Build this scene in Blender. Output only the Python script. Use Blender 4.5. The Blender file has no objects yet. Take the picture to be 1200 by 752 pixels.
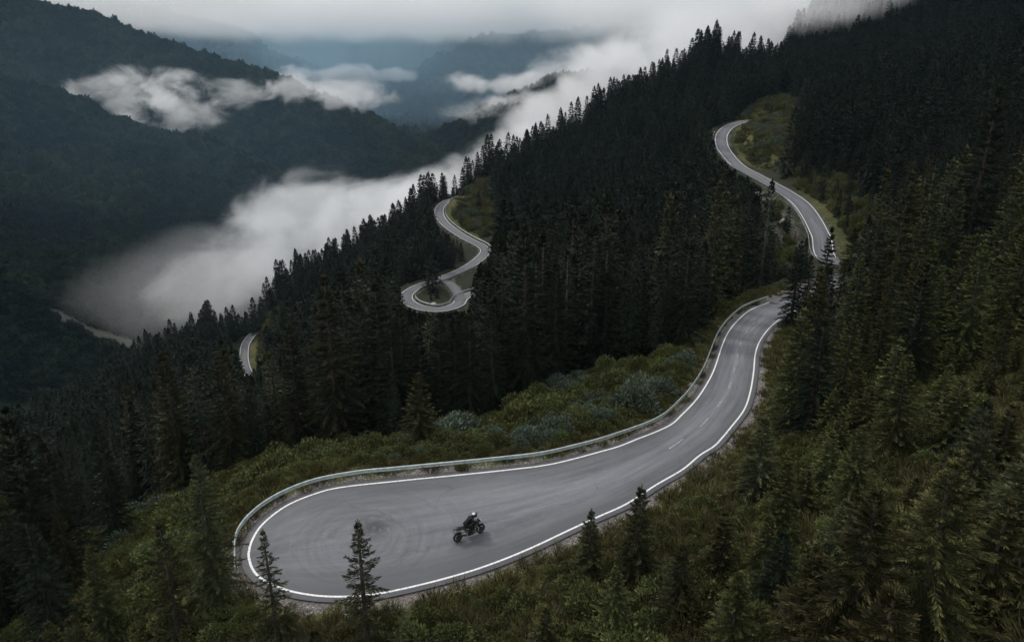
import bpy, bmesh, math, random
import numpy as np
from mathutils import Vector, Matrix, Euler
from mathutils.kdtree import KDTree

SC = bpy.context.scene
COL = SC.collection
R = math.radians
rng = np.random.default_rng(7)
random.seed(7)

# ------------------------------------------------------------------ camera
CAM_H, FPX, PITCH = 26.0, 832.0, R(19.5)
cam = bpy.data.cameras.new('camera')
cam.sensor_width = 36.0
cam.lens = 36.0 * FPX / 1200.0
cam.clip_start, cam.clip_end = 0.5, 20000
camo = bpy.data.objects.new('camera', cam)
COL.objects.link(camo)
camo.location = (0, 0, CAM_H)
camo.rotation_euler = (R(90) - PITCH, 0, 0)
SC.camera = camo

# ------------------------------------------------------------------ world, sun, exposure
SUN_EL, SUN_AZ = R(48), R(-50)          # azimuth from +Y towards +X
world = bpy.data.worlds.new('World')
SC.world = world
world.use_nodes = True
nt = world.node_tree
nt.nodes.clear()
sky = nt.nodes.new('ShaderNodeTexSky'); sky.sky_type = 'NISHITA'; sky.sun_disc = False
sky.sun_elevation = SUN_EL; sky.sun_rotation = SUN_AZ
sky.altitude = 900; sky.air_density = 1.0; sky.dust_density = 3.0; sky.ozone_density = 1.0
hs = nt.nodes.new('ShaderNodeHueSaturation'); hs.inputs['Saturation'].default_value = 0.30
nt.links.new(sky.outputs[0], hs.inputs['Color'])
# overcast: the cloud layer evens the sky out and is brighter overhead than at the horizon
tc = nt.nodes.new('ShaderNodeTexCoord')
sx = nt.nodes.new('ShaderNodeSeparateXYZ'); nt.links.new(tc.outputs['Generated'], sx.inputs[0])
rmp = nt.nodes.new('ShaderNodeMapRange'); nt.links.new(sx.outputs['Z'], rmp.inputs['Value'])
rmp.inputs['From Min'].default_value = 0.0; rmp.inputs['From Max'].default_value = 1.0
rmp.inputs['To Min'].default_value = 6.0; rmp.inputs['To Max'].default_value = 12.0
nz = nt.nodes.new('ShaderNodeTexNoise'); nz.inputs['Scale'].default_value = 3.0; nz.inputs['Detail'].default_value = 5
nt.links.new(tc.outputs['Generated'], nz.inputs['Vector'])
nzr = nt.nodes.new('ShaderNodeMapRange'); nt.links.new(nz.outputs['Fac'], nzr.inputs['Value'])
nzr.inputs['To Min'].default_value = 0.72; nzr.inputs['To Max'].default_value = 1.28
mu = nt.nodes.new('ShaderNodeMath'); mu.operation = 'MULTIPLY'
nt.links.new(rmp.outputs[0], mu.inputs[0]); nt.links.new(nzr.outputs[0], mu.inputs[1])
cmb = nt.nodes.new('ShaderNodeVectorMath'); cmb.operation = 'SCALE'
cmb.inputs[0].default_value = (0.975, 0.99, 1.02)
nt.links.new(mu.outputs[0], cmb.inputs['Scale'])
mx = nt.nodes.new('ShaderNodeMix'); mx.data_type = 'RGBA'; mx.inputs['Factor'].default_value = 0.75
nt.links.new(hs.outputs[0], mx.inputs['A']); nt.links.new(cmb.outputs[0], mx.inputs['B'])
bg = nt.nodes.new('ShaderNodeBackground'); bg.inputs['Strength'].default_value = 0.10
nt.links.new(mx.outputs['Result'], bg.inputs['Color'])
wo = nt.nodes.new('ShaderNodeOutputWorld'); nt.links.new(bg.outputs[0], wo.inputs['Surface'])

sl = bpy.data.lights.new('sun', 'SUN'); sl.energy = 1.4; sl.angle = R(12); sl.color = (1.0, 0.95, 0.88)
slo = bpy.data.objects.new('sun', sl); COL.objects.link(slo)
sd = Vector((math.sin(SUN_AZ) * math.cos(SUN_EL), math.cos(SUN_AZ) * math.cos(SUN_EL), math.sin(SUN_EL)))
slo.rotation_euler = sd.to_track_quat('Z', 'Y').to_euler()
slo.location = (-60, 40, 120)

vs = SC.view_settings
vs.view_transform = 'Standard'; vs.look = 'None'; vs.exposure = 0.30; vs.gamma = 1.0
SC.render.engine = 'CYCLES'
cy = SC.cycles
cy.max_bounces = 6; cy.diffuse_bounces = 2; cy.glossy_bounces = 2; cy.transmission_bounces = 2
cy.transparent_max_bounces = 8; cy.volume_bounces = 4
cy.volume_step_rate = 1.0; cy.volume_max_steps = 256
cy.use_denoising = True

# ------------------------------------------------------------------ helpers
CP, SP = math.cos(PITCH), math.sin(PITCH)
def ray(px, py):
    u = (px - 600) / FPX; v = (376 - py) / FPX
    return np.array([u, CP + v * SP, -SP + v * CP])
def P(px, py, D):
    return np.array([0, 0, CAM_H]) + ray(px, py) * D
def Pz(px, py, z):
    r = ray(px, py); return np.array([0, 0, CAM_H]) + r * ((z - CAM_H) / r[2])
def proj(x, y, z):
    """world -> photo pixel (1200 x 752) and depth"""
    zz = z - CAM_H
    D = y * CP - zz * SP
    up = y * SP + zz * CP
    Ds = np.where(np.abs(D) < 1e-3, 1e-3, D)
    return 600 + FPX * x / Ds, 376 - FPX * up / Ds, D

def _h(ix, iy, s):
    n = (ix * 374761393 + iy * 668265263 + s * 1274126177) & 0xFFFFFFFF
    n = ((n ^ (n >> 13)) * 1274126177) & 0xFFFFFFFF
    return ((n ^ (n >> 16)) & 0xFFFF) / 65535.0
def vnoise(x, y, s=0):
    x = np.asarray(x, float); y = np.asarray(y, float)
    ix = np.floor(x).astype(np.int64); iy = np.floor(y).astype(np.int64)
    fx = x - ix; fy = y - iy
    fx = fx * fx * (3 - 2 * fx); fy = fy * fy * (3 - 2 * fy)
    a = _h(ix, iy, s); b = _h(ix + 1, iy, s); c = _h(ix, iy + 1, s); d = _h(ix + 1, iy + 1, s)
    return (a * (1 - fx) + b * fx) * (1 - fy) + (c * (1 - fx) + d * fx) * fy
def fbm(x, y, oct=4, s=0):
    t = 0; a = .5; w = 0
    for o in range(oct):
        t = t + a * vnoise(x * 2 ** o, y * 2 ** o, s + o * 17); w += a; a *= .5
    return t / w
def sstep(a, b, x):
    t = np.clip((x - a) / (b - a), 0, 1); return t * t * (3 - 2 * t)
def inpoly(px, py, poly):
    px = np.asarray(px, float); py = np.asarray(py, float)
    c = np.zeros(px.shape, bool); n = len(poly); j = n - 1
    for i in range(n):
        xi, yi = poly[i]; xj, yj = poly[j]
        if yi != yj:
            c ^= ((yi > py) != (yj > py)) & (px < (xj - xi) * (py - yi) / (yj - yi) + xi)
        j = i
    return c

def tag(o, label=None, cat=None, group=None, kind=None):
    if label: o['label'] = label
    if cat: o['category'] = cat
    if group: o['group'] = group
    if kind: o['kind'] = kind
    return o
def empty(name, loc=(0, 0, 0), rz=0):
    o = bpy.data.objects.new(name, None); COL.objects.link(o)
    o.location = loc; o.rotation_euler = (0, 0, rz); o.empty_display_size = .2
    return o
def link(name, me, mat=None, parent=None):
    o = bpy.data.objects.new(name, me); COL.objects.link(o)
    if mat is not None:
        me.materials.clear()
        for m in (mat if isinstance(mat, (list, tuple)) else [mat]): me.materials.append(m)
    if parent is not None: o.parent = parent
    return o
def npmesh(name, v, f, smooth=False, attrs=None):
    """v (N,3), f (M,k) with constant k -> mesh"""
    v = np.ascontiguousarray(v, np.float32); f = np.ascontiguousarray(f, np.int32)
    me = bpy.data.meshes.new(name)
    me.vertices.add(len(v)); me.vertices.foreach_set('co', v.ravel())
    k = f.shape[1]
    me.loops.add(f.size); me.loops.foreach_set('vertex_index', f.ravel())
    me.polygons.add(len(f))
    me.polygons.foreach_set('loop_start', np.arange(0, f.size, k, dtype=np.int32))
    me.polygons.foreach_set('loop_total', np.full(len(f), k, np.int32))
    if smooth: me.polygons.foreach_set('use_smooth', np.ones(len(f), bool))
    for n, a in (attrs or {}).items():
        at = me.attributes.new(n, 'FLOAT', 'POINT'); at.data.foreach_set('value', np.ascontiguousarray(a, np.float32))
    me.update(calc_edges=True); me.validate()
    return me

class NB:
    """tiny node builder for a Principled material"""
    def __init__(s, name):
        s.m = bpy.data.materials.new(name); s.m.use_nodes = True
        s.t = s.m.node_tree; s.t.nodes.clear()
        s.out = s.t.nodes.new('ShaderNodeOutputMaterial')
        s.b = s.t.nodes.new('ShaderNodeBsdfPrincipled')
        s.t.links.new(s.b.outputs[0], s.out.inputs['Surface'])
    def n(s, t, **kw):
        o = s.t.nodes.new(t)
        for k, v in kw.items(): setattr(o, k, v)
        return o
    def l(s, a, b): s.t.links.new(a, b)
    def noise(s, scale, vec=None, detail=4, rough=.55):
        o = s.n('ShaderNodeTexNoise'); o.inputs['Scale'].default_value = scale
        o.inputs['Detail'].default_value = detail; o.inputs['Roughness'].default_value = rough
        if vec is not None: s.l(vec, o.inputs['Vector'])
        return o.outputs['Fac']
    def rng(s, v, a, b, c=0., d=1.):
        o = s.n('ShaderNodeMapRange'); s.l(v, o.inputs['Value'])
        for k, x in zip(('From Min', 'From Max', 'To Min', 'To Max'), (a, b, c, d)): o.inputs[k].default_value = x
        return o.outputs[0]
    def mix(s, f, a, b):
        o = s.n('ShaderNodeMix', data_type='RGBA')
        for k, x in (('Factor', f), ('A', a), ('B', b)):
            i = [q for q in o.inputs if q.name == k and (q.type == 'RGBA' or (k == 'Factor' and q.type == 'VALUE'))][0]
            if isinstance(x, (int, float)): i.default_value = x
            elif isinstance(x, tuple): i.default_value = (*x, 1)
            else: s.l(x, i)
        return [q for q in o.outputs if q.type == 'RGBA'][0]
    def math(s, op, a, b=None):
        o = s.n('ShaderNodeMath', operation=op)
        for i, x in enumerate((a, b)):
            if x is None: continue
            if isinstance(x, (int, float)): o.inputs[i].default_value = x
            else: s.l(x, o.inputs[i])
        return o.outputs[0]
    def attr(s, name):
        o = s.n('ShaderNodeAttribute'); o.attribute_name = name; return o.outputs['Fac']
    def pos(s): return s.n('ShaderNodeNewGeometry').outputs['Position']
    def bump(s, h, strength=.3, dist=.05):
        o = s.n('ShaderNodeBump'); o.inputs['Strength'].default_value = strength; o.inputs['Distance'].default_value = dist
        s.l(h, o.inputs['Height']); s.l(o.outputs[0], s.b.inputs['Normal'])
    def set(s, col=None, rough=None, metal=None, spec=None):
        if col is not None:
            if isinstance(col, tuple): s.b.inputs['Base Color'].default_value = (*col, 1)
            else: s.l(col, s.b.inputs['Base Color'])
        if rough is not None:
            if isinstance(rough, (int, float)): s.b.inputs['Roughness'].default_value = rough
            else: s.l(rough, s.b.inputs['Roughness'])
        if metal is not None: s.b.inputs['Metallic'].default_value = metal
        if spec is not None: s.b.inputs['Specular IOR Level'].default_value = spec
        return s.m

# ------------------------------------------------------------------ road traces
def near_z(y): return -0.095 * np.clip(y - 47, 0, None)
def on_near(px, py):
    z = 0.
    for _ in range(12):
        p = Pz(px, py, z); z = float(near_z(p[1]))
    return Pz(px, py, z)
UP = [(291, 651), (295, 634), (308, 614), (335, 593), (368, 579), (400, 571), (467, 563.6), (534, 557), (601, 550), (648, 543.5),
      (701, 530), (735, 519.4), (782, 500), (800, 485), (817, 467), (830, 447), (838, 430), (847, 403), (855, 387), (867, 373),
      (880, 363), (900, 355), (912, 351)]
LO = [(291, 651), (296, 667), (308, 679), (335, 691), (368, 697.5), (400, 699), (433, 697), (467, 691), (517, 679), (567, 664),
      (618, 644), (668, 620.6), (701, 605.5), (735, 590), (768, 568.7), (800, 550), (820, 533.5), (840, 520), (857, 500), (872, 480),
      (879, 460), (883, 437), (885.5, 413), (892, 397), (903, 383), (917, 372), (932, 364)]
def cr(pts, n=None, step=None):
    """Catmull-Rom through pts then even resampling"""
    pts = np.asarray(pts, float)
    e = np.vstack([2 * pts[0] - pts[1], pts, 2 * pts[-1] - pts[-2]])
    out = []
    for i in range(len(pts) - 1):
        p0, p1, p2, p3 = e[i:i + 4]
        for t in np.linspace(0, 1, 12, endpoint=False):
            out.append(.5 * ((2 * p1) + (p2 - p0) * t + (2 * p0 - 5 * p1 + 4 * p2 - p3) * t * t + (3 * p1 - p0 - 3 * p2 + p3) * t ** 3))
    out.append(pts[-1]); out = np.array(out)
    s = np.concatenate([[0], np.cumsum(np.linalg.norm(np.diff(out, axis=0), axis=1))])
    if n is None: n = max(2, int(s[-1] / step) + 1)
    q = np.linspace(0, s[-1], n)
    return np.stack([np.interp(q, s, out[:, k]) for k in range(out.shape[1])], 1)
upper3 = cr([on_near(*p) for p in UP], n=200)
lower3 = cr([on_near(*p) for p in LO], n=200)

ROAD2_PX = [(962, 276, 165), (951, 255, 174), (938, 238, 184), (920, 225, 198), (907, 217.5, 207), (882, 204, 224), (866, 195, 236),
            (854, 183, 247), (846, 170, 257), (846, 158, 266), (854, 149, 275), (870, 143, 286), (892, 140, 300)]
ROAD2 = [P(*p) for p in ROAD2_PX]
e_u, e_l = upper3[-1], lower3[-1]
e_mid = (e_u + e_l) / 2
d_end = ((upper3[-1] + lower3[-1]) - (upper3[-8] + lower3[-8])); d_end /= np.linalg.norm(d_end)
s0 = ROAD2[0]; d2 = ROAD2[1] - ROAD2[0]; d2 /= np.linalg.norm(d2)
CONN = [e_mid - d_end * .5, e_mid + d_end * 12, e_mid + d_end * 24 + np.array([2, 3, -.5]), (e_mid + s0) / 2 + np.array([24, 0, -.4]), s0 - d2 * 14]
road2c = cr(CONN + ROAD2, step=2.0)

def loop_pts():
    zs = [(650, 300, -26), (610, 318, -35), (575, 334, -39.0), (548, 347, -39.6)]
    return zs
R3_PX = [(548, 346, -40), (536, 357, -40), (518, 362.5, -40), (498, 361.5, -40), (482, 356, -40), (476, 349, -40), (480, 341.5, -40), (494, 334, -39.8),
         (512, 328.5, -39.6), (530, 321.5, -39.3), (547, 313.5, -38.9), (562, 303, -38.3), (569, 294, -37.6), (563, 287.5, -37), (548, 280, -36.2), (531, 269.5, -35.2),
         (519, 259, -34.2), (514.5, 249, -33), (517, 241, -31.6), (526, 234.5, -30), (540, 230, -28)]
ROAD3 = [Pz(*p) for p in R3_PX]
branch = [Pz(*p) for p in [(539, 352, -40), (536, 342, -39.9), (527, 332, -39.7), (514, 328, -39.6)]]
inn = [ROAD3[0] + np.array([30, 18, 3.0]), ROAD3[0] + np.array([14, 9, 1.2])]
road3c = cr(inn + ROAD3, step=1.5)
branchc = cr(branch, step=1.5)
R4_PX = [(300, 388, -88), (293, 395, -88.6), (287.5, 404, -89.2), (286, 414, -89.8), (286.5, 424, -90.4), (289.5, 434, -91), (297, 447, -92), (312, 460, -93)]
road4c = cr([Pz(*p) for p in R4_PX], step=1.5)

# ------------------------------------------------------------------ terrain
CTRL = [  # ground points: photo pixel and depth in metres
 (60,525,260),(150,450,285),(250,394,305),(330,352,318),(400,320,328),(470,282,338),(530,246,342),(600,202,350),(700,142,365),(780,97,380),(836,70,392),
 (600,505,61),(600,482,72),(640,452,90),(700,428,100),(760,425,100),(830,380,118),(880,342,132),(500,515,70),(420,540,62),(350,560,56),
 (600,400,135),(600,340,185),(600,300,240),(600,250,300),(700,300,220),(700,220,300),(780,250,250),(800,150,330),(850,300,172),(650,370,150),
 (500,420,170),(500,470,110),(440,370,225),(400,400,205),(300,480,180),(200,500,200),(100,560,170),(0,620,140),(-120,600,190),
 (260,600,50),(200,640,53),(100,690,56),(100,750,46),(0,752,52),(-100,752,60),(180,752,41),(250,750,37.5),(330,560,62),(250,560,80),(150,640,75),(0,690,85),
 (320,745,36.2),(420,745,35.2),(520,740,34.8),(600,725,35.0),(680,690,36.2),(750,640,38.5),(800,600,41),(850,560,44),(900,500,52),
 (600,752,32.6),(700,752,30.5),(800,700,30.5),(800,752,27),(900,620,35),(900,700,28.0),(950,560,40),(1000,600,34),(1100,500,39),(1100,600,28),(1100,700,21.5),(1200,600,23),
 (950,450,60),(1000,450,60),(945,405,78),(1000,380,80),(1100,400,66),(1190,400,52),(1190,250,104),(1100,250,142),(1040,300,130),(1020,262,160),
 (1000,200,205),(1100,150,225),(1100,80,300),(1100,20,380),(1190,150,180),(1190,50,300),(950,130,300),(905,115,312),(960,40,430),(872,122,340),(882,114,425),(932,70,430),
 (905,250,165),(895,300,150),(930,300,150),(870,225,205),(820,215,262),(835,170,272),(565,235,325),(590,265,300),(560,200,350),(325,385,300),(260,440,275),
]
ctrl = [P(*c) for c in CTRL]
ctrl += list(upper3[::12]) + list(lower3[::12]) + list(road2c[::8]) + list(road3c[::10]) + list(road4c[::6])
ctrl += [np.array(p, float) for p in [(0, 5, 2), (-30, 10, -3), (30, 10, 11), (0, -40, 6), (-60, 0, -22), (60, 0, 26), (-90, -50, -40), (90, -50, 40), (90, 40, 24),
         (150, 60, 42), (220, 150, 75), (-110, 60, -55), (-200, 120, -95), (300, 300, 130), (-250, 250, -135), (260, 440, 110)]]
ctrl = np.array(ctrl)
def _K(a, b): return np.sqrt(((a[:, None, :] - b[None, :, :]) ** 2).sum(-1) + 9.0)
_n = len(ctrl); C2 = ctrl[:, :2] / 1.0
_A = np.zeros((_n + 3, _n + 3)); _A[:_n, :_n] = _K(C2, C2) - np.eye(_n) * 1.5
_Pm = np.hstack([np.ones((_n, 1)), C2]); _A[:_n, _n:] = _Pm; _A[_n:, :_n] = _Pm.T
_W = np.linalg.solve(_A, np.concatenate([ctrl[:, 2], np.zeros(3)]))
def tps(x, y):
    sh = x.shape; q = np.stack([x.ravel(), y.ravel()], 1); out = np.empty(len(q))
    for i in range(0, len(q), 20000):
        s = q[i:i + 20000]; out[i:i + 20000] = _K(s, C2) @ _W[:_n] + _W[_n] + s @ _W[_n + 1:]
    return out.reshape(sh)

RIDGE = [P(*c) for c in [(-150, 600, 225), (-40, 565, 240), (60, 525, 262), (150, 450, 287), (250, 394, 307), (330, 352, 320), (400, 320, 330), (470, 282, 340), (530, 246, 345),
         (600, 202, 352), (700, 142, 367), (780, 97, 382), (835, 72, 394), (858, 100, 415), (885, 116, 430), (912, 96, 440), (935, 66, 450), (965, 30, 462), (1100, 0, 470), (1300, 0, 470)]]
RPH = np.array([math.atan2(p[0], p[1]) for p in RIDGE]); RRR = np.array([math.hypot(p[0], p[1]) for p in RIDGE])
def ridge_r(x, y):
    return np.interp(np.arctan2(x, np.maximum(y, 1e-3)), RPH, RRR)

FAR = [  # far spurs: crest line as photo pixel + depth, then side slope
 ([(-300, -30, 620), (-120, 50, 630), (0, 103, 640), (80, 114, 650), (130, 146, 660), (175, 182, 675), (240, 227, 700), (290, 272, 722), (330, 318, 738), (380, 366, 755)], .70),
 ([(-200, 250, 420), (-80, 305, 430), (0, 350, 440), (60, 384, 455), (130, 424, 465), (190, 460, 470)], .58),
 ([(-300, -120, 1170), (0, -6, 1180), (100, 21, 1190), (200, 55, 1210), (330, 95, 1240), (420, 136, 1270), (490, 194, 1310), (540, 252, 1340), (580, 300, 1370)], .66),
 ([(100, 0, 2150), (250, 35, 2180), (330, 80, 2220), (420, 130, 2260), (470, 170, 2300), (500, 215, 2350)], .55),
 ([(900, 20, 2300), (720, 40, 2350), (640, 44, 2400), (560, 48, 2450), (505, 92, 2500), (450, 140, 2560), (440, 165, 2600)], .55),
 ([(900, 90, 1390), (740, 82, 1430), (660, 92, 1460), (612, 122, 1490), (560, 165, 1520), (500, 215, 1560)], .55),
 ([(100, 0, 4200), (300, 18, 4000), (430, 22, 4000), (560, 25, 3900), (720, 10, 3900), (1000, 0, 3800)], .5),
]
FARP = [(np.array([P(*p) for p in pl]), s) for pl, s in FAR]
def far_h(x, y):
    z = np.full(x.shape, -172.0) - 6 * fbm(x / 60, y / 60, 3, 5) + np.clip((y - 700) * .035, 0, 60)
    for k, (pl, s) in enumerate(FARP):
        best = np.full(x.shape, -1e9)
        gul = .5 * (fbm(x / 95 + 3.3 * k, y / 95, 3, 31 + k) - .5)
        s0_ = 0.0
        for a, b in zip(pl[:-1], pl[1:]):
            d = b - a; L = d[0] ** 2 + d[1] ** 2
            t = np.clip(((x - a[0]) * d[0] + (y - a[1]) * d[1]) / L, 0, 1)
            dist = np.hypot(x - a[0] - t * d[0], y - a[1] - t * d[1])
            sl_ = s0_ + t * math.sqrt(L); s0_ += math.sqrt(L)
            fall = np.abs(2 * vnoise(sl_ / 46 + dist / 240, dist / 420 + 5 * k, 11 + k) - 1) * .65 + np.abs(2 * vnoise(sl_ / 19 + dist / 130, dist / 220, 41 + k) - 1) * .35
            zz = a[2] + t * d[2] - s * (np.sqrt(dist ** 2 + 18 ** 2) - 18) + gul * np.clip(dist * .6, 0, 70) - (fall - .4) * np.clip(dist * .70, 0, 75)
            best = np.maximum(best, zz)
        z = np.maximum(z, best) + 6 * np.exp(-np.abs(z - best) / 14) * 0
    return z

# road samples for flattening
smp, smz = [], []
for i in range(0, 200):
    for t in np.linspace(0, 1, 22):
        smp.append(upper3[i] * (1 - t) + lower3[i] * t)
near_n = len(smp)
def perp(c):
    t = np.gradient(c, axis=0); t[:, 2] = 0; t /= np.linalg.norm(t, axis=1)[:, None]
    return np.stack([-t[:, 1], t[:, 0], 0 * t[:, 0]], 1)
ROADS = {'r2': (road2c, 2.7), 'r3': (road3c, 2.5), 'rb': (branchc, 1.8), 'r4': (road4c, 2.4)}
for k, (c, hw) in ROADS.items():
    n_ = perp(c)
    for o in np.arange(-hw, hw + .01, .6):
        smp.extend(c + n_ * o)
smp = np.array(smp)
kd = KDTree(len(smp))
for i, p in enumerate(smp): kd.insert((p[0], p[1], 0), i)
kd.balance()
def road_d(x, y):
    d = np.empty(x.size); iz = np.empty(x.size); xi = x.ravel(); yi = y.ravel()
    for i in range(x.size):
        _, j, dd = kd.find((xi[i], yi[i], 0)); d[i] = dd; iz[i] = smp[j, 2]
    return d.reshape(x.shape), iz.reshape(x.shape)

def height(x, y, want_d=False):
    x = np.asarray(x, float); y = np.asarray(y, float)
    r = np.hypot(x, y); rr = ridge_r(x, y)
    near = (r < rr + 260) & (y > -80)
    z = far_h(x, y)
    d = np.full(x.shape, 99.0)
    if near.any():
        xn, yn = x[near], y[near]
        rn, rrn = r[near], rr[near]
        sc = np.minimum(1, rrn / np.maximum(rn, 1e-3))
        zt = tps(xn * sc, yn * sc)
        over = np.clip(rn - rrn, 0, None)
        zt = zt - .75 * (np.sqrt(over ** 2 + 100) - 10) + np.where(over > 0, 0, 0)
        amp = sstep(2, 9, np.hypot(xn, yn) / 30)
        zt = zt + (fbm(xn / 9, yn / 9, 4, 3) - .5) * (1.0 + 1.6 * amp) + (fbm(xn / 2.2, yn / 2.2, 3, 9) - .5) * .35
        sub = (rn < rrn + 10)
        dn = np.full(xn.shape, 99.); zr = np.zeros(xn.shape)
        if sub.any():
            dn[sub], zr[sub] = road_d(xn[sub], yn[sub])
        isnear = yn < 130
        w = 1 - sstep(np.where(isnear, 1.7, 3.0), np.where(isnear, 6.5, 9.0), dn)
        zt = np.where(w > 0, zt * (1 - w) + (zr - np.where(isnear, .06, .28)) * w, zt)
        z[near] = np.where(over > 0, np.maximum(zt, z[near]), zt)
        d[near] = dn
    z = np.where((z > 70) & (y < 750), 70 + 45 * (1 - np.exp(-(z - 70) / 45)), z)
    return (z, d) if want_d else z

def axis(fine0, fine1, st, g1, lim0, lim1):
    a = list(np.arange(fine0, fine1 + 1e-6, st)); s = st
    while a[-1] < lim1:
        s *= g1 if a[-1] - fine1 < 420 else 1.07
        s = min(s, 4.0) if a[-1] < 520 else s
        a.append(a[-1] + s)
    s = st; b = [fine0]
    while b[-1] > lim0:
        s *= g1 if fine0 - b[-1] < 420 else 1.07
        s = min(s, 4.0) if b[-1] > -300 else s
        b.append(b[-1] - s)
    return np.array(b[:0:-1] + a)
gx = axis(-35, 45, .8, 1.035, -5500, 5500)
gy = axis(14, 100, .8, 1.03, -60, 6500)
GX, GY = np.meshgrid(gx, gy)
GZ, GD = height(GX, GY, True)
ny, nx = GX.shape

# zones traced on the ground (photo pixel outline + depth range), used for what grows where
SHRUB = [(90, 700), (60, 650), (130, 610), (230, 575), (290, 548), (400, 526), (470, 520), (540, 505), (600, 484), (640, 462), (700, 436), (760, 428), (800, 408), (850, 366), (885, 340),
         (925, 335), (915, 352), (868, 372), (845, 402), (828, 446), (800, 486), (735, 520), (600, 550), (400, 572), (320, 595), (292, 640), (285, 752), (130, 752)]
VERGE = [(285, 700), (400, 705), (560, 672), (700, 612), (800, 556), (860, 505), (885, 460), (890, 410), (925, 374), (932, 384), (912, 430), (908, 480), (885, 530), (840, 572), (790, 612), (720, 655), (640, 690), (540, 722), (400, 735), (285, 730)]
YELLOW = [(858, 160), (866, 140), (885, 122), (912, 112), (938, 118), (935, 160), (920, 196), (895, 200), (868, 190)]
SCREE = [(872, 215), (915, 228), (935, 255), (950, 290), (945, 330), (915, 335), (895, 300), (882, 250)]
YEL3 = [(524, 236), (545, 212), (575, 210), (580, 262), (566, 282), (540, 268), (522, 256)]
YEL4 = [(286, 396), (330, 358), (342, 372), (318, 410), (300, 440), (290, 430)]
LOWER2 = [(930, 200), (990, 205), (1040, 250), (1080, 300), (1020, 330), (975, 300), (962, 262), (935, 236)]
ZONES = {'shrub': (SHRUB, 20, 145), 'verge': (VERGE, 20, 110), 'yellow': (YELLOW, 205, 400), 'scree': (SCREE, 120, 235), 'yel3': (YEL3, 250, 350), 'yel4': (YEL4, 250, 320), 'lower2': (LOWER2, 110, 235)}
def zone(name, x, y, z):
    poly, d0, d1 = ZONES[name]
    px, py, D = proj(x, y, z)
    return inpoly(px, py, poly) & (D > d0) & (D < d1)
grassy = np.zeros(GX.shape)
for k, w_ in (('shrub', .8), ('verge', .75), ('yellow', 1.), ('yel3', 1.), ('yel4', 1.), ('lower2', .6)):
    grassy = np.maximum(grassy, zone(k, GX, GY, GZ) * w_)
rocky = zone('scree', GX, GY, GZ) * .42
ppx, ppy, pD = proj(GX, GY, GZ)
rocky = np.maximum(rocky, (inpoly(ppx, ppy, [(790, 575), (850, 532), (868, 545), (840, 590), (800, 640), (780, 640)]) & (pD < 60)) * .55)
grav = (1 - sstep(.6, 1.45, GD + (fbm(GX / 1.3, GY / 1.3, 3, 77) - .5) * 1.6)) * np.where(GY < 130, 1, .0) + (1 - sstep(.6, 1.5, GD)) * np.where(GY < 130, 0, .5)
rbx = inpoly(ppx, ppy, [(40, 345), (70, 362), (110, 382), (170, 400), (160, 418), (120, 404), (80, 384), (50, 365)]) & (pD > 430) & (pD < 760)
rocky = np.maximum(rocky, rbx * .40)
for _ in range(1):
    for A in (grassy, rocky):
        B = A.copy(); B[1:-1, 1:-1] = (A[1:-1, 1:-1] + A[:-2, 1:-1] + A[2:, 1:-1] + A[1:-1, :-2] + A[1:-1, 2:]) / 5; A[:] = B
idx = np.arange(ny * nx).reshape(ny, nx)
quads = np.stack([idx[:-1, :-1], idx[:-1, 1:], idx[1:, 1:], idx[1:, :-1]], -1).reshape(-1, 4)
gme = npmesh('ground', np.stack([GX, GY, GZ], -1).reshape(-1, 3), quads, True,
             {'farw': sstep(10, 60, np.hypot(GX, GY) - ridge_r(GX, GY)).ravel(), 'grassy': grassy.ravel(), 'rocky': rocky.ravel(), 'gravelly': grav.ravel()})
nb = NB('ground_soil')
p = nb.pos()
n1 = nb.noise(.18, p, 6); n2 = nb.noise(1.7, p, 6, .65); n3 = nb.noise(9, p, 3)
soil = nb.mix(nb.rng(n2, .35, .65), (.016, .016, .010), (.036, .034, .019))
soil = nb.mix(nb.rng(n1, .4, .65), soil, (.018, .024, .012))
grs = nb.mix(nb.rng(n2, .35, .65), (.060, .060, .021), (.125, .108, .042))
grs = nb.mix(nb.rng(n1, .38, .62), grs, (.045, .060, .024))
rock = nb.mix(nb.rng(n2, .35, .65), (.10, .085, .068), (.22, .20, .18))
gravel = nb.mix(nb.rng(nb.noise(6, p, 5, .7), .35, .65), (.060, .052, .045), (.20, .178, .168))
def soft(a, lo=.3, hi=.7): return nb.rng(nb.math('ADD', nb.attr(a), nb.rng(n2, .3, .7, -.25, .25)), lo, hi)
soil = nb.mix(nb.attr('farw'), soil, nb.mix(nb.rng(nb.noise(.012, p, 5, .6), .42, .60), (.006, .011, .008), (.018, .027, .014)))
c = nb.mix(soft('grassy'), soil, grs)
c = nb.mix(soft('rocky'), c, rock)
c = nb.mix(soft('gravelly'), c, gravel)
nb.bump(nb.math('ADD', n2, nb.math('MULTIPLY', n3, .5)), .6, .25)
M_ground = nb.set(c, .95, spec=.15)
tag(link('ground', gme, M_ground), kind='structure')

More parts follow.
